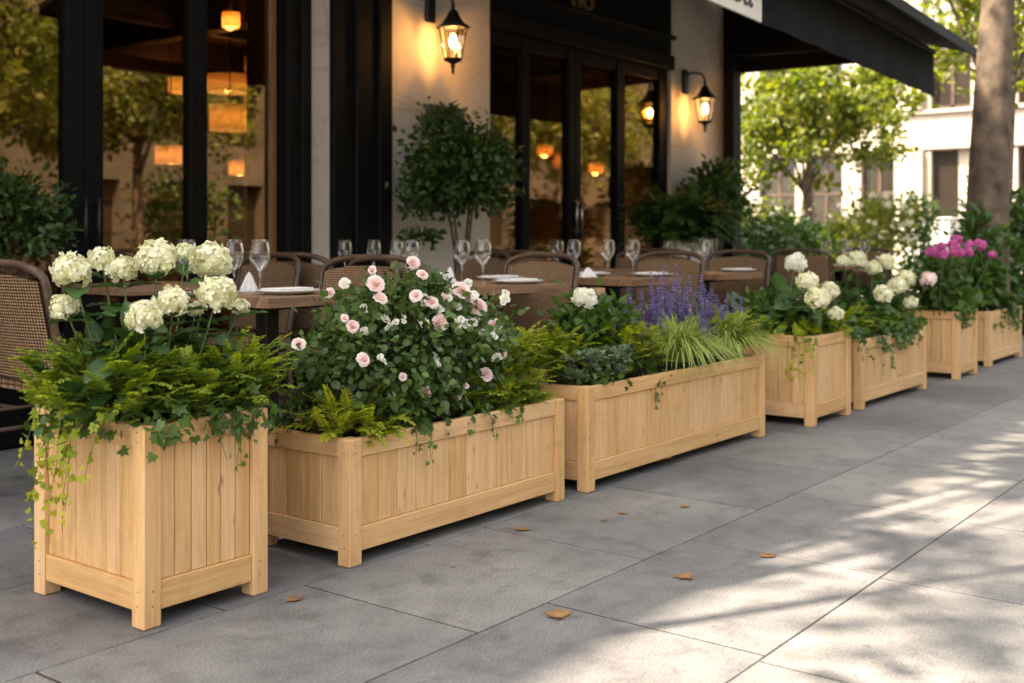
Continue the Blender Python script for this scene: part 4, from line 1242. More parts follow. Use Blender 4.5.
for (px, Y, lab) in glasses:
    X = XP(px, Y)
    if px in (757, 795, 809, 821): continue
    if proto is None:
        proto = make_glass(lab, GG); proto.location = (X, Y, TZ + 0.0005)
    else:
        o = proto.copy(); COL.objects.link(o); o.location = (X, Y, TZ + 0.0005); o['label'] = lab
for (X, Y, lab) in ((9.30, 3.55, 'front left wine glass on the farthest café table'), (9.48, 3.80, 'rear wine glass on the farthest café table'), (9.72, 3.55, 'front right wine glass on the farthest café table'), (8.75, 4.6, 'wine glass on inner table in front of second lantern')):
    o = proto.copy(); COL.objects.link(o); o.location = (X, Y, TZ + 0.0005); o['label'] = lab

def make_plate(label):
    g = Geo()
    g.lathe([(0, 0.004), (0.07, 0.004), (0.078, 0.0), (0.082, 0.002), (0.128, 0.015), (0.131, 0.018), (0.126, 0.019), (0.086, 0.010), (0, 0.009)], n=40)
    return prop(g.build('dinner_plate', M['china']), label, 'plate', 'white plates on the tables')
def make_napkin(label):
    g = Geo()
    for k in range(3):
        g.box((-0.10 + 0.003 * k, -0.055 + 0.004 * k, 0.005 * k), (0.10 - 0.002 * k, 0.055, 0.005 * k + 0.0045), 0.002)
    return prop(g.build('folded_napkin', M['linen']), label, 'napkin', 'folded napkins on plates')
plates = [(288, 3.50, 'nearest table'), (518, 3.42, 'table behind roses'), (652, 3.46, 'salvia table'), (738, 3.48, 'table right of salvia'), (590, 3.80, 'far side of salvia table'), (500, 3.80, 'far side of the table behind roses')]
pp = nn_ = None
for (px, Y, lab) in plates:
    X = XP(px, Y)
    if pp is None: pp = make_plate('white plate on the ' + lab); o = pp; nn_ = make_napkin('white folded napkin on plate, ' + lab); q = nn_
    else:
        o = pp.copy(); COL.objects.link(o); o['label'] = 'white plate on the ' + lab
        q = nn_.copy(); COL.objects.link(q); q['label'] = 'white folded napkin on plate, ' + lab
    o.location = (X, Y, TZ + 0.0005); q.location = (X, Y, TZ + 0.0115); q.rotation_euler = (0, 0, rnd.uniform(-0.2, 0.2))
def make_fold(label):
    g = Geo()
    n = 14
    V, F = [], []
    hs = (0, 0.02, 0.05, 0.085, 0.11)
    for j, z in enumerate(hs):
        for k in range(n):
            a = 2 * math.pi * k / n
            r = (0.045, 0.040, 0.027, 0.016, 0.004)[j] * (1 + 0.28 * math.sin(a * 4 + j * 0.3))
            V.append((r * math.cos(a) * 1.25, r * math.sin(a) * 0.7, z + (0.006 * math.sin(a * 3) if j else 0)))
    for j in range(4):
        for k in range(n):
            F.append((j * n + k, j * n + (k + 1) % n, (j + 1) * n + (k + 1) % n, (j + 1) * n + k))
    F.append(tuple(4 * n + k for k in range(n)))
    g.add(V, F)
    return prop(g.build('standing_napkin', M['linen']), label, 'napkin')
fp = None
for (px, Y, lab) in ((249, 3.82, 'white napkin folded upright on nearest table'), (450, 3.76, 'white napkin folded upright on the table behind roses'), (588, 3.70, 'crumpled white napkin on the salvia table'), (690, 3.8, 'white napkin folded on table right of salvia')):
    if fp is None: fp = make_fold(lab); o = fp
    else: o = fp.copy(); COL.objects.link(o); o['label'] = lab
    o.location = (XP(px, Y), Y, TZ + 0.0005); o.scale = (0.85, 0.85, 0.72)
    if '588' in str(px): o.scale = (1.3, 1.3, 0.5)

# ------------------------------------------------------------------ restaurant building
YF = 5.6
def FX(px): return XP(px, YF)
BH = 7.9
bld = thing('restaurant_building', 'restaurant front with black window frames and pale stone pillars', 'building', (5, YF, 0))
BO = np.array((5, YF, 0.0))
def bpart(name, boxes, m, c=0.004, parent=None, grain=2):
    g = Geo()
    for lo, hi in boxes: g.box(np.array(lo) - BO, np.array(hi) - BO, c, grain, mat=0)
    o = g.build(name, M[m], bld if parent is None else parent)
    return o
XL, XR = -7.0, FX(731)
GT = 2.67                                     # head of the glazing
# stone pillars with course joints
def pillar(x0, x1, y0=YF, z1=4.2):
    bx, z = [], 0.0
    for hgt in (0.62, 1.30, 0.78, 0.9, 0.6):
        bx.append(((x0, y0, z + 0.0015), (x1, y0 + 0.5, z + hgt - 0.0015))); z += hgt
    bx.append(((x0 + 0.004, y0 + 0.004, 0), (x1 - 0.004, y0 + 0.49, z)))
    return bpart('stone_pillar', bx, 'stone', 0.003)
pillar(FX(389), FX(490)); pillar(FX(671), FX(708)); 
bpart('pillar_return', [((FX(708) + 0.003, YF + 0.05, 0), (FX(731), YF + 0.5, 4.2))], 'stone')
bpart('stone_strip', [((FX(308), YF + 0.02, 0), (FX(332), YF + 0.4, 4.2))], 'stone')
bpart('black_pilaster', [((FX(332) + 0.002, YF - 0.02, 0), (FX(352), YF + 0.4, 4.2)), ((FX(352) + 0.002, YF - 0.045, 0), (FX(373), YF + 0.4, 4.2)), ((FX(373) + 0.002, YF - 0.065, 0), (FX(387) - 0.002, YF + 0.4, 4.2))], 'black', 0.012)
bpart('black_pilaster', [((FX(284), YF - 0.04, 0), (FX(297), YF + 0.3, 4.2)), ((FX(297) + 0.002, YF - 0.05, 0), (FX(308) - 0.002, YF + 0.3, 4.2))], 'black', 0.012)
bpart('oak_jamb', [((FX(276.5), YF + 0.06, 0), (FX(283) , YF + 0.3, GT))], 'oak')
# glazed fronts
def front(stiles, x0, x1, top=GT):
    bx = []
    for a, b in stiles: bx.append(((FX(a), YF + 0.04, 0.0), (FX(b), YF + 0.13, top)))
    ed = [x0] + [v for a, b in stiles for v in (FX(a), FX(b))] + [x1]
    rails = []
    for i in range(0, len(ed), 2):
        a, b = ed[i], ed[i + 1]
        if b - a < 0.05: continue
        rails.append(((a + 0.001, YF + 0.05, 0.01), (b - 0.001, YF + 0.12, 0.26)))
        rails.append(((a + 0.001, YF + 0.05, top - 0.10), (b - 0.001, YF + 0.12, top)))
        bpart('glass_pane', [((a - 0.01, YF + 0.080, 0.25), (b + 0.01, YF + 0.088, top - 0.09))], 'winglass', 0)
    bpart('window_frame', bx + rails, 'black', 0.006)
front([(-520, -505), (-60, -48), (70, 89), (89.3, 108), (195, 203), (203.3, 212)], XL + 0.3, FX(276.5))
front([(526, 534), (573, 579), (579.3, 585), (621, 629), (663, 671)], FX(490), FX(663))
for px, z in ((86, 0.88), (99, 0.88), (577, 1.02), (582, 1.02)):
    g = Geo()
    X = FX(px)
    g.tube(np.array([(X, YF + 0.0, z), (X, YF + 0.0, z + 0.32)]) - BO, 0.011, None, 10)
    for zz in (z + 0.03, z + 0.29): g.tube(np.array([(X, YF + 0.0, zz), (X, YF + 0.045, zz)]) - BO, 0.007, None, 8)
    g.build('door_handle', M['steel'] if px > 300 else M['blackiron'], bld)
# fascia and upper wall
bpart('fascia', [((FX(490) + 0.002, YF - 0.05, GT), (FX(671) - 0.002, YF + 0.4, GT + 0.14)), ((FX(490) + 0.002, YF - 0.01, GT + 0.142), (FX(671) - 0.002, YF + 0.4, 4.2)), ((FX(490) + 0.002, YF - 0.07, GT + 0.30), (FX(671) - 0.002, YF - 0.012, GT + 0.34))], 'black', 0.008)
bpart('fascia', [((XL, YF - 0.05, GT), (FX(284) - 0.002, YF + 0.4, 4.2))], 'black', 0.008)
bpart('upper_wall', [((XL, YF + 0.03, 4.202), (XR, YF + 0.5, BH - 0.35))], 'stone')
bpart('cornice', [((XL - 0.1, YF - 0.02, BH - 0.349), (XR + 0.1, YF + 0.5, BH)), ((XL - 0.06, YF - 0.05, 4.203), (XR + 0.06, YF + 0.028, 4.33))], 'stone', 0.02)
bpart('side_wall', [((XR - 0.3, YF + 0.502, 0), (XR, YF + 8, BH - 0.36)), ((XL, YF + 0.502, 0), (XL + 0.3, YF + 8, BH - 0.36)), ((XL + 0.302, YF + 7.7, 0), (XR - 0.302, YF + 8, BH - 0.36))], 'wallside')
bpart('roof', [((XL + 0.3, YF + 0.5, BH - 0.5), (XR - 0.3, YF + 7.7, BH - 0.3))], 'wallside')
wx = XL + 1.0
while wx < XR - 1.6:
    w = bpart('window', [((wx, YF + 0.0, 5.0), (wx + 0.06, YF + 0.06, 6.9)), ((wx + 1.04, YF + 0.0, 5.0), (wx + 1.1, YF + 0.06, 6.9)), ((wx, YF + 0.0, 6.902), (wx + 1.1, YF + 0.06, 6.96)), ((wx, YF - 0.04, 4.93), (wx + 1.1, YF + 0.06, 4.998)), ((wx + 0.52, YF + 0.005, 5.0), (wx + 0.58, YF + 0.055, 6.9))], 'black')
    bpart('pane', [((wx + 0.06, YF + 0.012, 5.0), (wx + 1.04, YF + 0.026, 6.9))], 'farglass', 0, w)
    wx += 2.2
# interior
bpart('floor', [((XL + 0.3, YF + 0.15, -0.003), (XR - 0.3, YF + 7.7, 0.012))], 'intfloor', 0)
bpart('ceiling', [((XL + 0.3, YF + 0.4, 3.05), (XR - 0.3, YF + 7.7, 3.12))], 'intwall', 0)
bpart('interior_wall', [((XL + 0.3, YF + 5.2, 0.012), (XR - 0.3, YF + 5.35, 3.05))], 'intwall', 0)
bm_ = []
for k in range(9):
    x = XL + 1.5 + k * 1.9
    bm_.append(((x, YF + 0.45, 2.72), (x + 0.16, YF + 5.19, 3.049)))
for k in range(3):
    y = YF + 1.1 + k * 1.5
    bm_.append(((XL + 0.31, y, 2.80), (XR - 0.31, y + 0.12, 3.045)))
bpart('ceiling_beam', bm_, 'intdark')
for (x, y) in ((6.9, 8.3), (9.0, 7.6), (11.6 - 1.2, 8.5), (4.6, 8.6), (8.3, 8.9)):
    bpart('interior_column', [((x, y, 0.012), (x + 0.2, y + 0.2, 2.72))], 'oak')
# back bar with shelves
bpart('bar_counter', [((3.0, 9.6, 0.012), (10.0, 10.2, 1.05)), ((2.95, 9.55, 1.052), (10.05, 10.25, 1.10))], 'intdark')
bpart('bar_shelf', [((3.2, 10.55, z), (9.8, 10.79, z + 0.03)) for z in (1.4, 1.75, 2.1)], 'oak')
# gold letters on the fascia (only their feet show in the photograph) and the board on the awning
def text_mesh(name, s, size, depth, m, parent, mtx):
    cu = bpy.data.curves.new(name, 'FONT'); cu.body = s; cu.size = size; cu.extrude = depth
    to = bpy.data.objects.new(name, cu); COL.objects.link(to)
    bpy.context.view_layer.update()
    me = bpy.data.meshes.new_from_object(to.evaluated_get(bpy.context.evaluated_depsgraph_get()))
    bpy.data.objects.remove(to); bpy.data.curves.remove(cu)
    me.name = name
    me.transform(mtx)
    me.materials.clear(); me.materials.append(m)
    o = bpy.data.objects.new(name, me); COL.objects.link(o); o.parent = parent
    return o
zl = ZP(575, 7, YF - 0.02)
text_mesh('lettering', 'no', 0.34, 0.012, M['brass'], bld, Matrix.Translation((FX(569) - BO[0], -0.024, zl)) @ Matrix.Rotation(R(90), 4, 'X'))

# ------------------------------------------------------------------ awning
aa = math.atan2(3.48 - 3.19, 11.46 - 6.79)
AW = thing('canvas_awning', 'charcoal canvas awning with deep valance over the pavement', 'awning', (6.79, 3.19, 0), aa)
def aw(name, boxes, m, c=0.004):
    g = Geo()
    for lo, hi in boxes: g.box(lo, hi, c)
    return g.build(name, M[m], AW)
def wavy(name, x0, x1, z0, z1, y, m):
    g = Geo(); n = 60
    V, F = [], []
    for lay, off in ((0, 0), (1, 0.006)):
        for i in range(n + 1):
            x = x0 + (x1 - x0) * i / n
            for j in range(5):
                z = z1 + (z0 - z1) * j / 4
                V.append((x, y + off + 0.008 * (j / 4) * math.sin(x * 9) + 0.004 * math.sin(x * 23 + j), z))
    m0 = (n + 1) * 5
    for lay in (0, 1):
        for i in range(n):
            for j in range(4):
                a = lay * m0 + i * 5 + j; F.append((a, a + 1, a + 6, a + 5) if lay == 0 else (a, a + 5, a + 6, a + 1))
    for i in range(n):
        for j in (0, 4):
            a = i * 5 + j; F.append((a, a + 5, a + 5 + m0, a + m0))
    for i in (0, n):
        for j in range(4):
            a = i * 5 + j; F.append((a, a + 1, a + 1 + m0, a + m0))
    g.add(V, F, smooth=True); return g.build(name, M[m], AW)
L2 = 4.68
wavy('valance', -1.8, L2, 2.40, 2.815, 0.0, 'awning')
g = Geo()                                        # sloping roof cloth, a real slab
V = [(-1.9, -0.32, 2.835), (L2 + 0.28, -0.32, 2.835), (L2 + 0.28, 2.12, 3.56), (-1.9, 2.45, 3.56)]
V = V + [(x, y, z + 0.05) for x, y, z in V]
g.add(V, [(0, 3, 2, 1), (4, 5, 6, 7), (0, 1, 5, 4), (1, 2, 6, 5), (2, 3, 7, 6), (3, 0, 4, 7)])
g.build('roof_cloth', M['awning'], AW)
aw('front_bar', [((-1.9, -0.345, 2.80), (L2 + 0.29, -0.325, 2.895)), ((-1.85, -0.02, 2.82), (L2, 0.03, 2.86))], 'black')
aw('end_beam', [((L2 - 0.06, 0.035, 2.80), (L2, 2.2, 2.87))], 'black')
g = Geo()
g.add([(L2 - 0.02, 0.04, 2.87), (L2 - 0.02, 2.1, 2.87), (L2 - 0.02, 2.1, 3.53), (L2 - 0.01, 0.04, 2.87), (L2 - 0.01, 2.1, 2.87), (L2 - 0.01, 2.1, 3.53)], [(0, 1, 2), (5, 4, 3), (0, 3, 4, 1), (1, 4, 5, 2), (2, 5, 3, 0)])
g.build('end_gusset', M['awning'], AW)
for k, x in enumerate((4.35,)):
    g = Geo(); g.tube([(x, 2.05, 2.95), (x + 0.04, 1.2, 2.93), (x, 0.04, 2.90)], 0.014, None, 8); g.build('support_arm', M['blackiron'], AW)
g = Geo(); pxp = FX(727.5); 
cA, sA = math.cos(-aa), math.sin(-aa)
def loc_aw(x, y): 
    dx, dy = x - 6.79, y - 3.19
    return (dx * cA - dy * sA, dx * sA + dy * cA)
q = loc_aw(FX(728), YF - 0.05)
g.box((q[0] - 0.11, q[1] - 0.06, 0), (q[0] + 0.11, q[1] + 0.06, 3.5), 0.006); g.build('post', M['black'], AW)
A2 = thing('canvas_awning', 'unseen second awning, added to shade the tables at the left window', 'awning', (1, YF - 0.055, 0))  # added out of view to keep sky light off the tables
g = Geo()
V = [(-8, -0.95, 3.45), (3.75, -0.95, 3.45), (3.75, 0, 3.8), (-8, 0, 3.8)]
V = V + [(x, y, z + 0.05) for x, y, z in V]
g.add(V, [(0, 3, 2, 1), (4, 5, 6, 7), (0, 1, 5, 4), (1, 2, 6, 5), (2, 3, 7, 6), (3, 0, 4, 7)])
g.build('roof_cloth', M['awning'], A2)
g = Geo(); g.box((-8, -0.98, 3.42), (3.76, -0.952, 3.52), 0.004); g.build('front_bar', M['black'], A2)
sg = aw('sign_board', [((-1.45, -0.03, 2.385), (0.0, -0.012, 2.80))], 'signwhite')
text_mesh('lettering', 'rea', 0.42, 0.004, M['signink'], sg, Matrix.Translation((-0.70, -0.031, 2.452)) @ Matrix.Rotation(R(90), 4, 'X'))

# ------------------------------------------------------------------ wall lanterns
def lantern(label, px, zc, Y=YF - 0.24):
    X = XP(px, Y)
    t = thing('wall_lantern', label, 'lantern', (X, Y, zc), 0, 'black lanterns on the stone pillars')
    n = 6
    g = Geo(); g.lathe([(0.0, 0.295), (0.012, 0.29), (0.016, 0.265), (0.010, 0.25), (0.035, 0.225), (0.05, 0.19), (0.085, 0.14), (0.125, 0.115), (0.125, 0.10), (0.0, 0.10)], n=n, smooth=False); g.build('cap', M['blackiron'], t)
    g = Geo(); g.lathe([(0.100, 0.098), (0.062, -0.115), (0.060, -0.115), (0.098, 0.098)], n=n, smooth=False); g.build('glass_body', M['lampglass'], t)
    g = Geo()
    for k in range(n):
        a = 2 * math.pi * k / n
        g.tube([(0.103 * math.cos(a), 0.103 * math.sin(a), 0.10), (0.065 * math.cos(a), 0.065 * math.sin(a), -0.12)], 0.005, None, 5)
    g.lathe([(0.0, -0.116), (0.066, -0.116), (0.072, -0.125), (0.066, -0.135), (0.03, -0.15), (0.014, -0.165), (0.020, -0.18), (0.010, -0.195), (0.014, -0.215), (0.0, -0.24)], n=12)
    g.build('cage', M['blackiron'], t)
    g = Geo(); g.lathe([(0.0, 0.062), (0.016, 0.05), (0.027, 0.02), (0.025, -0.01), (0.012, -0.04), (0, -0.043)], n=12); b = g.build('bulb', M['bulb'], t)
    g = Geo(); g.lathe([(0.014, -0.044), (0.014, -0.115)], n=10); g.build('candle_tube', M['brass'], t)
    g = Geo()
    d = YF - Y
    g.box((-0.05 - 0.0, d - 0.035, 0.17), (0.05, d - 0.001, 0.42), 0.01)
    g.tube([(0, d - 0.03, 0.36), (0, d * 0.6, 0.385), (0, 0.03, 0.36), (0, 0.0, 0.29)], 0.011, None, 8)
    g.build('bracket', M['blackiron'], t)
    l = bpy.data.lights.new('lantern_light', 'POINT'); l.energy = 2.3; l.color = (1.0, 0.52, 0.20); l.shadow_soft_size = 0.035
    lo = bpy.data.objects.new('lantern_light', l); COL.objects.link(lo); lo.parent = t; lo.location = (0, -0.0, 0.01)
    return t
lantern('lit black lantern on the wide stone pillar above potted shrub', 453, 2.42)
lantern('lit black lantern on the far stone pillar beside awning post', 705, 2.29)

# ------------------------------------------------------------------ pendants inside
def pendant(label, px, py, Y, r, h, e=0.75):
    p = PT(px, py, Y)
    t = thing('pendant_lamp', label, 'pendant lamp', p, 0, 'drum pendant lamps inside the restaurant')
    g = Geo(); g.lathe([(r, -h / 2), (r, h / 2), (r - 0.006, h / 2), (r - 0.006, -h / 2), (r, -h / 2)], n=28); g.build('lamp_shade', M['shade'], t)
    g = Geo(); g.lathe([(0, 0.05), (0.03, 0.035), (0.04, 0), (0.03, -0.035), (0, -0.05)], n=14); g.build('bulb', M['pendbulb'], t)
    g = Geo(); g.tube([(0, 0, 0.05), (0, 0, 3.05 - p[2])], 0.006, None, 6); g.build('cord', M['blackiron'], t)
    l = bpy.data.lights.new('pendant_light', 'POINT'); l.energy = e; l.color = (1.0, 0.70, 0.40); l.shadow_soft_size = 0.03
    lo = bpy.data.objects.new('pendant_light', l); COL.objects.link(lo); lo.parent = t; lo.location = (0, 0, -0.055)
pendant('large drum pendant lamp behind third glass pane', 230, 118, 7.7, 0.17, 0.22)
pendant('small drum pendant lamp behind second glass pane', 171, 155, 9.2, 0.15, 0.17)
pendant('drum pendant lamp by the oak jamb at window edge', 274, 140, 8.6, 0.14, 0.18)
pendant('lower pendant lamp beneath the large drum pendant', 241, 168, 9.6, 0.13, 0.15)
pendant('drum pendant lamp behind the right hand glass doors', 566, 160, 6.6, 0.12, 0.16)
pendant('dim pendant lamp beyond the right hand door stile', 597, 168, 6.75, 0.08, 0.11)
pendant('wide drum pendant lamp high behind the third glass pane', 229, 84, 8.4, 0.20, 0.16)
pendant('wide drum pendant lamp high behind the second glass pane', 186, 86, 9.4, 0.17, 0.14)
pendant('small bright pendant deep inside, centre of right doors', 546, 150, 7.0, 0.08, 0.11)
pendant('high spot pendant near the ceiling behind third pane', 231, 20, 7.2, 0.07, 0.12)

# ------------------------------------------------------------------ plaque, potted shrubs in front of the facade
g = Geo(); X0, X1 = FX(425), FX(461)
g.box((X0, YF - 0.045, ZP(440, 137, YF)), (X1, YF - 0.002, ZP(440, 106, YF)), 0.008)
prop(g.build('wall_plaque', M['plaque']), 'dark square plaque on the stone pillar under lantern', 'plaque')
def pot(label, x, y, s, h, m='black'):
    t = thing('plant_pot', label, 'pot', (x, y, 0.001))
    g = Geo(); g.box((-s, -s, 0), (s, s, h), 0.012); g.build('box', M[m], t)
    g = Geo(); g.box((-s + 0.03, -s + 0.03, h + 0.0005), (s - 0.03, s - 0.03, h + 0.02)); g.build('soil', M['soil'], t)
def shrub(label, base, crown_c, crown_r, n, k, lsize, stems, lm='darkleaf', name='potted_shrub', tmpl=LEAF, extra=None, spread=0.2):
    t = thing(name, label, 'shrub', base)
    b = np.asarray(base, float); c = np.asarray(crown_c, float) - b
    gl, gs = Geo(), Geo()
    p = leaf_cloud(gl, tmpl, c, crown_r, n, k, lsize, spread, up=0.5, hang=0.15, zmin=-0.7, shell=(0.3, 0.98))
    if extra: 
        for (cc, rr, nn2) in extra: leaf_cloud(gl, tmpl, np.asarray(cc) - b, rr, nn2, 12, lsize, 0.25, up=0.5)
    for i in range(stems):
        a = 2 * math.pi * i / max(1, stems) + rng.random()
        r0 = 0.05; tip = c + np.array((crown_r[0] * 0.6 * math.cos(a), crown_r[1] * 0.6 * math.sin(a), crown_r[2] * rng.uniform(-0.3, 0.4)))
        s = np.linspace(0, 1, 8)[:, None]
        P = np.array((r0 * math.cos(a), r0 * math.sin(a), 0)) * (1 - s) + tip * s + np.array((0, 0, 0.12)) * s * (1 - s)
        P[:, :2] = np.array((r0 * math.cos(a), r0 * math.sin(a)))[None] * (1 - s) + tip[None, :2] * s ** 1.8
        gs.tube(P, 0.014, 0.006, 7)
        for j in range(5):
            q = p[rng.integers(0, len(p))]
            gs.tube(np.array([P[-2], (P[-2] + q) / 2 + rng.normal(size=3) * 0.02, q]), 0.005, 0.002, 4)
    gl.build('foliage', M[lm], t)
    if gs.n: gs.build('stems', M['twig'], t)
    return t
Ys = 5.15
xs = XP(462, Ys)
pot('black box pot under the shrub at stone pillar', xs, Ys, 0.2, 0.62)
cc = PT(462, 172, Ys)
shrub('dark multi stemmed shrub against the wide stone pillar', (xs, Ys, 0.62), cc, (0.42, 0.30, 0.33), 6500, 120, 0.055, 4,
      extra=[(PT(440, 128, Ys + 0.15), (0.17, 0.12, 0.14), 220), (PT(412, 205, Ys + 0.1), (0.12, 0.1, 0.13), 160), (PT(425, 240, Ys), (0.16, 0.15, 0.06), 160)])
Yb = 4.98
xs = XP(680, Yb)
pot('dark pot under bushy fern by the glass doors', xs, 5.05, 0.18, 0.5)
t = thing('bushy_fern', 'bushy green fern between glass doors and second lantern', 'fern', (xs, 5.05, 0.5))
gl, gs = Geo(), Geo()
cf = PT(678, 222, 5.0) - np.array((xs, 5.05, 0.5))
fern_mass(gl, gs, cf + np.array((0, 0, -0.18)), (0.36, 0.25, 0.28), 260, (0.2, 0.40), 0.07, (0.1, 0.7), 0.0, 0.85, zup=0.5)
gl.build('foliage', M['green'], t); gs.build('stems', M['stem'], t)
xs2 = XP(716, 5.25)
pot('dark pot under the glossy shrub below second lantern', xs2, 5.25, 0.2, 0.55)
shrub('glossy dark shrub below the second lantern', (xs2, 5.25, 0.55), PT(716, 195, 5.25), (0.42, 0.28, 0.28), 1700, 50, 0.075, 5, lm='green')
xs3 = XP(12, 5.2)
pot('dark pot under round shrub by left window', xs3, 5.2, 0.2, 0.5)
shrub('round dark shrub in front of the left window', (xs3, 5.2, 0.5), PT(14, 224, 5.2), (0.24, 0.2, 0.22), 1800, 50, 0.045, 5, lm='darkleaf')
xs4 = XP(620, 5.28)

# ------------------------------------------------------------------ trees
def tree(label, base, height, trunk_r, crown_c, crown_r, nleaf, lsize, lm, name='street_tree', bark='bark', first=0.35, lean=(0, 0), nb=9, cat='tree', clumps=90, spread=0.13, tips=None, group=None, lshape=LEAFW, fork=None):
    t = thing(name, label, cat, base, 0, group)
    b = np.asarray(base, float)
    c = np.asarray(crown_c, float) - b
    cr = np.asarray(crown_r, float)
    gt, gl = Geo(), Geo()
    n = 14
    s = np.linspace(0, 1, n)[:, None]
    top = np.array((c[0], c[1], c[2] + cr[2] * 0.5)) if fork is None else np.array((0.1, 0.05, fork))
    P = np.concatenate([np.zeros((n, 2)), s * top[2]], 1)
    P[:, :2] += top[None, :2] * s ** 1.6 + np.array(lean)[None] * np.sin(s * math.pi)
    rr = trunk_r * (1 - 0.75 * s[:, 0]) + trunk_r * 0.35 * np.exp(-s[:, 0] * 25)
    gt.tube(P, rr, None, 12)
    tips = []
    for i in range(nb):
        u = rng.uniform(first, 0.92)
        a = 2.4 * i + rng.random()
        p0 = np.array([np.interp(u, s[:, 0], P[:, k]) for k in range(3)])
        d = unit(np.array((math.cos(a), math.sin(a), rng.uniform(0.2, 0.9))))
        tgt = c + cr * d * np.array((0.85, 0.85, 0.6))
        mid = (p0 + tgt) / 2 + np.array((0, 0, 0.10 * cr[2]))
        q = np.linspace(0, 1, 7)[:, None]
        B = (1 - q) ** 2 * p0 + 2 * q * (1 - q) * mid + q ** 2 * tgt
        r0 = np.interp(u, s[:, 0], rr) * 0.55
        gt.tube(B, r0, r0 * 0.25, 7)
        for j in range(5):
            v = rng.uniform(0.35, 1.0)
            p1 = np.array([np.interp(v, q[:, 0], B[:, k]) for k in range(3)])
            e = p1 + rdir(1)[0] * cr * rng.uniform(0.25, 0.5)
            gt.tube(np.array([p1, (p1 + e) / 2 + np.array((0, 0, 0.04 * cr[2])), e]), r0 * 0.3, r0 * 0.1, 5)
            tips.append(e)
    tips = np.array(tips)
    d = rdir(clumps * 3); d = d[d[:, 2] > -0.75][:clumps]
    cl = c + d * cr * rng.uniform(0.35, 1.0, (len(d), 1))
    cl = np.concatenate([cl, tips])
    w = rng.integers(0, len(cl), nleaf)
    sz = rng.uniform(0.6, 1.4, len(cl)); ct = rng.random(len(cl))
    p = cl[w] + rng.normal(size=(nleaf, 3)) * cr * spread * sz[w][:, None]
    dd = unit(rng.normal(size=(nleaf, 3)) * 0.8 + np.array((0, 0, -0.35)))
    nn = unit(np.array((0, 0, 0.8)) + rng.normal(size=(nleaf, 3)) * 0.6)
    gl.inst(lshape, p, frames(dd, nn), lsize * rng.uniform(0.7, 1.3, nleaf), np.clip(ct[w] * 0.55 + rng.random(nleaf) * 0.45, 0, 1))
    gt.build('trunk', M[bark], t); gl.build('crown', M[lm], t)
    return t
# small tree behind the terrace, sunlit
Yt = 6.8
bt = PT(803, 240, Yt)
tree('small sunlit tree with bright leaves behind the terrace', (XP(800, Yt), Yt, 0), 3.8, 0.075, PT(818, 120, Yt), (1.75, 1.5, 1.02), 7000, 0.105, 'suntree', 'garden_tree', first=0.40, nb=12, clumps=80, spread=0.085)
# street tree with the thick trunk
tree('tall street tree whose thick trunk rises at right edge', (XP(984, 2.62), 2.62, 0), 8, 0.20, (10.9, 2.4, 6.1), (3.2, 3.0, 2.3), 6500, 0.13, 'suntree', bark='palebark', first=0.5, clumps=90, spread=0.10, group=None)
tree('leafy tree behind the street tree at right edge', (17.0, 4.2, 0), 6, 0.12, (17.3, 4.0, 4.6), (2.0, 1.9, 1.9), 6000, 0.115, 'suntree', first=0.4, clumps=70)
# tree left of the camera whose crown breaks the sunlight on the paving
tree('street tree left of the view with a wide shading crown', (0.1, 3.05, 0), 8, 0.085, (2.8, 3.2, 7.0), (5.6, 1.9, 1.5), 9500, 0.14, 'treeleaf', first=0.55, clumps=200, spread=0.05, nb=11, fork=2.9)
# across the street, seen mirrored in the shop glass
for (x, y, r_, h_, lab) in ((7.4, -4.0, 0.17, 5.2, 'street tree across the road mirrored in left pane'), (13.5, -8.6, 0.15, 5.4, 'second street tree across the road, mirrored in glass'),
                            (3.6, -7.5, 0.16, 5.6, 'leafy tree across the road mirrored at left edge'), (19.0, -7.0, 0.17, 5.6, 'far street tree across the road, mirrored in doors'), (9.6, -8.0, 0.15, 5.0, 'slender tree across the road mirrored in middle pane'),
                            (24.0, -5.5, 0.17, 5.8, 'street tree far down the road, mirrored in the right doors'), (29.5, -8.5, 0.17, 6.0, 'distant street tree down the road, mirrored in the doors'), (35.0, -6.0, 0.18, 6.4, 'most distant street tree down the road, opposite side')):
    tree(lab, (x, y, 0 if y > -3 else -0.005), h_, r_, (x + rng.normal() * 0.2, y, h_ * 0.72), (2.3, 2.1, h_ * 0.36), 5200, 0.145, 'oppleaf', first=0.38, clumps=60, spread=0.085)
# hedge plants in the back
def bush(label, px, py, Y, r, n, lm, lsize, flowers=0, name='garden_bush'):
    p = PT(px, py, Y)
    t = thing(name, label, 'bush', (p[0], Y, 0))
    c = np.array((0, 0, p[2]))
    gl = Geo(); leaf_cloud(gl, LEAF, c, r, n, 50, lsize, 0.2, zmin=-0.9, shell=(0.3, 0.98)); 
    leaf_cloud(gl, LEAF, c * 0.45, (r[0] * 0.8, r[1] * 0.8, p[2] * 0.45), n // 3, 20, lsize, 0.25, zmin=-0.9)
    gl.build('foliage', M[lm], t)
    gs = Geo()
    for i in range(6):
        a = i * 1.05
        gs.tube(np.array([(0.08 * math.cos(a), 0.08 * math.sin(a), 0), (0.2 * r[0] * math.cos(a), 0.2 * r[1] * math.sin(a), c[2] * 0.5), (0.5 * r[0] * math.cos(a), 0.5 * r[1] * math.sin(a), c[2])]), 0.018, 0.006, 6)
    gs.build('stems', M['twig'], t)
    if flowers:
        gf = Geo(); d = rdir(flowers * 2); d = d[d[:, 2] > -0.4][:flowers]
        for q in d:
            flower_ball(gf, c + q * np.asarray(r) * rng.uniform(0.8, 1.05), rng.uniform(0.035, 0.075), 24, fl=0.42)
        gf.build('blossoms', M['whitepetal'], t)['kind'] = 'stuff'
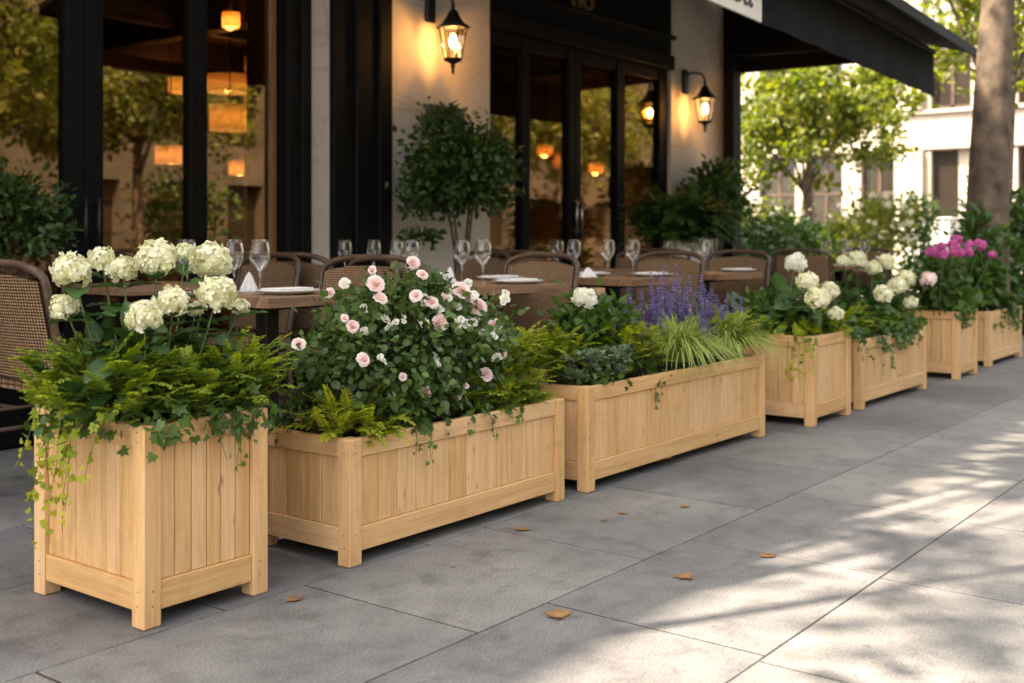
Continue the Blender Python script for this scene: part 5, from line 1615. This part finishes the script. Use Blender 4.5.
bush('cream flowered bush left of the small sunlit tree', 752, 232, 6.9, (0.7, 0.6, 0.5), 1600, 'suntree', 0.085, 26)
bush('dark green bush under the small sunlit tree', 795, 246, 6.2, (0.62, 0.5, 0.40), 1200, 'green', 0.10)
bush('lime green bush right of the small tree trunk', 830, 246, 6.3, (0.5, 0.45, 0.34), 1500, 'suntree', 0.085)
bush('big white blossomed bush before the pale building', 872, 228, 6.4, (0.8, 0.7, 0.56), 1700, 'suntree', 0.09, 42)
bush('round green bush left of the white cabinet', 918, 222, 6.0, (0.36, 0.36, 0.42), 700, 'green', 0.10)
bush('low dark hedge bush behind the far wine glasses', 770, 252, 6.0, (0.7, 0.45, 0.34), 900, 'darkleaf', 0.10)
bush('dark bush behind the street tree trunk', 1016, 225, 3.35, (0.6, 0.5, 0.55), 1200, 'darkleaf', 0.11)
bush('leafy bush at right edge beyond the farthest planter', 1022, 268, 2.85, (0.4, 0.4, 0.36), 800, 'green', 0.09)
for i, (x, y, lab) in enumerate(((4.5, -11.2, 'dense hedge bush across the road at mirrored left edge'), (7.0, -11.3, 'dense hedge bush across the road behind mirrored trunk'), (9.6, -11.2, 'dense hedge bush across the road in the middle pane'), (12.2, -11.4, 'dense hedge bush across the road near the oak jamb'), (16.5, -11.3, 'dense hedge bush far along the road, mirrored in doors'), (22.0, -11.3, 'dense hedge bush farther along the road, mirrored in doors'))):
    t = thing('hedge_bush', lab, 'bush', (x, y, -0.005), 0, 'hedge bushes across the road')
    gl, gs = Geo(), Geo(); leaf_cloud(gl, LEAF, (0, 0, 1.3), (1.35, 0.8, 1.3), 1700, 50, 0.17, 0.22, zmin=-0.95, shell=(0.3, 1.0))
    for k in range(5): gs.tube(np.array([(0.3 * k - 0.6, 0, 0), (0.35 * k - 0.7, 0.1, 0.8)]), 0.03, 0.015, 6)
    gl.build('foliage', M['green'], t); gs.build('stems', M['twig'], t)
# white cabinet
pc = PT(932, 218, 6.1)
t = thing('utility_cabinet', 'white metal cabinet in front of the pale building', 'cabinet', (pc[0], 6.1, 0))
g = Geo(); g.box((-0.35, -0.42, 0.06), (0.35, 0.42, pc[2] - 0.03), 0.015); g.build('body', M['whitebox'], t)
g = Geo(); g.box((-0.38, -0.45, pc[2] - 0.029), (0.38, 0.45, pc[2]), 0.008); g.build('lid', M['whitebox'], t)
g = Geo(); g.box((-0.32, -0.39, 0), (0.32, 0.39, 0.059), 0.004); g.build('plinth', M['blackiron'], t)
for s in (-1, 1):
    g = Geo(); g.box((-0.362, s * 0.205 - 0.19, 0.12), (-0.351, s * 0.205 + 0.19, pc[2] - 0.07), 0.003); d = g.build('door', M['whitebox'], t)
    g = Geo(); g.box((-0.380, s * 0.04 - 0.012, 0.75), (-0.3625, s * 0.04 + 0.012, 0.9), 0.003); g.build('handle', M['blackiron'], d)

# ------------------------------------------------------------------ pale building in the background (faces -X)
XB = 24.6
def YB(px):
    u = (px - CX) / FPX
    return XB * (SINY - u * COSY) / (COSY + u * SINY)
def ZB(px, py):
    u = (px - CX) / FPX
    return CAM_H + (HY - py) / FPX * XB / (COSY + u * SINY)
pb = thing('pale_building', 'sunlit cream office building with tall dark windows', 'building', (XB, 8, 0))
PO = np.array((XB, 8, 0.0))
def pbx(name, boxes, m, c=0.01, parent=None):
    g = Geo()
    for lo, hi in boxes: g.box(np.array(lo) - PO, np.array(hi) - PO, c)
    return g.build(name, M[m], pb if parent is None else parent)
zg = ZB(940, 150)                                # head of the ground-floor openings
z1, z2 = ZB(940, 109), ZB(940, 50)
ground = [(1060, 1018), (971, 931), (894, 861), (842, 806), (795, 759), (730, 690), (660, 625)]    # px right edge, left edge
ys = [(YB(a), YB(b)) for a, b in ground]
y_lo, y_hi = YB(1120), YB(560)
wall = []
edges = [y_lo] + [v for p in ys for v in p] + [y_hi]
for i in range(0, len(edges), 2):
    wall.append(((XB, edges[i], 0), (XB + 0.5, edges[i + 1], zg)))
zz = zg
rows = [(z1, z2), (z2 + 1.3, z2 + 2.6)]
for (a, b) in rows:
    wall.append(((XB + 0.002, y_lo, zz + 0.001), (XB + 0.5, y_hi, a)))
    for i in range(0, len(edges), 2):
        wall.append(((XB + 0.001, edges[i], a + 0.001), (XB + 0.5, edges[i + 1], b)))
    zz = b
wall.append(((XB + 0.002, y_lo, zz + 0.001), (XB + 0.5, y_hi, zz + 1.0)))
wall.append(((XB + 0.5, y_lo, 0), (XB + 6, y_lo + 0.3, zz + 1.0)))
wall.append(((XB + 0.5, y_hi - 0.3, 0), (XB + 6, y_hi, zz + 1.0)))
pbx('wall', wall, 'render')
pbx('string_course', [((XB - 0.08, y_lo, z1 - 0.09), (XB - 0.001, y_hi, z1 - 0.01)), ((XB - 0.05, y_lo, zg + 0.02), (XB - 0.001, y_hi, zg + 0.14))], 'render')
pbx('pilaster', [((XB - 0.12, YB(924), 0), (XB - 0.002, YB(898), zg + 0.018)), ((XB - 0.12, YB(924), z1), (XB - 0.002, YB(898), z2 + 3))], 'render')
pbx('roof', [((XB - 0.2, y_lo - 0.1, zz + 1.001), (XB + 6, y_hi + 0.1, zz + 1.2))], 'render')
for i, (a, b) in enumerate(ys):
    for (za, zb) in [(0.5 if i != 1 else 0.0, zg)] + rows:
        fr = [((XB + 0.14, a, za), (XB + 0.2, a + 0.06, zb)), ((XB + 0.14, b - 0.06, za), (XB + 0.2, b, zb)), ((XB + 0.14, (a + b) / 2 - 0.04, za), (XB + 0.2, (a + b) / 2 + 0.04, zb)),
              ((XB + 0.14, a + 0.06, zb - 0.07), (XB + 0.2, b - 0.06, zb)), ((XB + 0.14, a + 0.06, za), (XB + 0.2, b - 0.06, za + 0.08))]
        if zb > 2 and zb - za > 1.5: fr.append(((XB + 0.145, a + 0.06, za + (zb - za) * 0.62), (XB + 0.195, b - 0.06, za + (zb - za) * 0.62 + 0.06)))
        if i == 1 and za == 0.0:
            ym = YB(956)
            dr = pbx('door', [((XB + 0.15, ym, 0.02), (XB + 0.2, b, zg - 0.002))], 'farglass', 0.004)
            pbx('handle', [((XB + 0.10, ym + 0.08, 1.0), (XB + 0.148, ym + 0.11, 1.4))], 'steel', 0.004, dr)
            pbx('porch_wall', [((XB + 0.16, a, 0.0), (XB + 0.25, ym - 0.002, zg - 0.002))], 'render')
            continue
        w = pbx('window', fr, 'intdark', 0.004)
        pbx('pane', [((XB + 0.165, a + 0.05, za + 0.05), (XB + 0.175, b - 0.05, zb - 0.05))], 'farglass', 0, w)
        if za == 0.5: pbx('sill_wall', [((XB + 0.05, a + 0.002, 0.0), (XB + 0.4, b - 0.002, 0.498))], 'render')
pbx('interior_back', [((XB + 3.0, y_lo + 0.31, 0), (XB + 3.1, y_hi - 0.31, zz + 0.9))], 'wallside')
# building across the street, seen mirrored in the glass
ob = thing('opposite_building', 'pale building across the road with rows of windows', 'building', (8, -17, 0))
OB = np.array((8, -17, 0.0))
g = Geo(); gw = []
bx = []
n = 30
wd = 2.6
x0 = -12.0
for f in range(3):
    za, zb = f * 3.2, f * 3.2 + 3.2
    bx.append(((x0, -17.6, za), (x0 + n * wd, -17, za + 0.7))); bx.append(((x0, -17.6, zb - 0.5), (x0 + n * wd, -17, zb - 0.001)))
    for k in range(n + 1):
        bx.append(((x0 + k * wd - 0.6, -17.6, za + 0.701), (x0 + k * wd + 0.6, -17, zb - 0.501)))
for lo, hi in bx: g.box(np.array(lo) - OB, np.array(hi) - OB)
g.box(np.array((x0 - 0.6, -18.0, 0)) - OB, np.array((x0 + n * wd + 0.6, -17.61, 9.8)) - OB)
g.build('wall', M['brick'], ob)
for f in range(3):
    for k in range(n):
        g = Geo(); g.box(np.array((x0 + k * wd + 0.6, -17.45, f * 3.2 + 0.7)) - OB, np.array((x0 + (k + 1) * wd - 0.6, -17.4, f * 3.2 + 2.7)) - OB); g.build('window', M['farglass'], ob)

# ------------------------------------------------------------------ fallen leaves
fl = [(301, 598, 'small yellow leaf beside the nearest planter foot', 0.9), (567, 618, 'largest brown leaf, close to the lit paving', 1.25), (693, 578, 'curled orange leaf in the middle of paving', 1.1), (762, 558, 'tan leaf right of the orange one on the paving', 0.95),
      (515, 530, 'dry leaf in front of rose planter right foot', 0.9), (618, 513, 'small dry leaf in front of salvia planter corner', 0.7), (688, 506, 'pale dry leaf under the middle of salvia planter', 0.8), (605, 520, 'tiny dry leaf scrap near the salvia planter corner', 0.5)]
for (px, py, lab, s) in fl:
    p = GX(px, py)
    t_ = np.array(IVY[0]) if s > 1 else np.array(LEAFW[0])
    V = t_.copy(); V[:, 2] = 0.004 + 0.22 * np.abs(V[:, 0]) ** 1.3 + 0.12 * (V[:, 1] - 0.4) ** 2
    g = Geo()
    a = rnd.uniform(0, 6.28)
    rot = np.array([[math.cos(a), -math.sin(a), 0], [math.sin(a), math.cos(a), 0], [0, 0, 1]])
    V = (V * 0.06 * s) @ rot.T
    V[:, 2] += 0.002 - V[:, 2].min()
    V2 = V + np.array((0, 0, 0.0006))
    F = (IVY if s > 1 else LEAFW)[1]
    g.add(V2, F, np.clip(rng.normal(0.5, 0.25, len(V2)), 0, 1), smooth=True)
    st = V2[1] if s > 1 else V2[0]
    g.tube(np.array([st, st + rot @ np.array((0.003, -0.014, 0.003)), st + rot @ np.array((0.006, -0.028, 0.001))]) , 0.0008, 0.0005, 4)
    prop(g.build('fallen_leaf', M['dryleaf'], None, p), lab, 'leaf', 'dry leaves on the paving')

g = Geo()                                        # crumbs of soil, petals and leaf bits gathered against the planters
n = 260
xs_ = rng.uniform(1.4, 9.8, n); ys_ = np.where(rng.random(n) < 0.75, 2.30 - np.abs(rng.normal(size=n)) * 0.12, rng.uniform(0.4, 2.3, n))
d = rdir(n); d[:, 2] *= 0.1
g.inst(SMALL, np.stack([xs_, ys_, np.full(n, 0.0035)], 1), frames(d, np.array([[0, 0, 1.0]] * n) + rng.normal(size=(n, 3)) * 0.12), rng.uniform(0.004, 0.013, n), rng.random(n))
prop(g.build('leaf_litter', M['dryleaf']), kind='stuff')
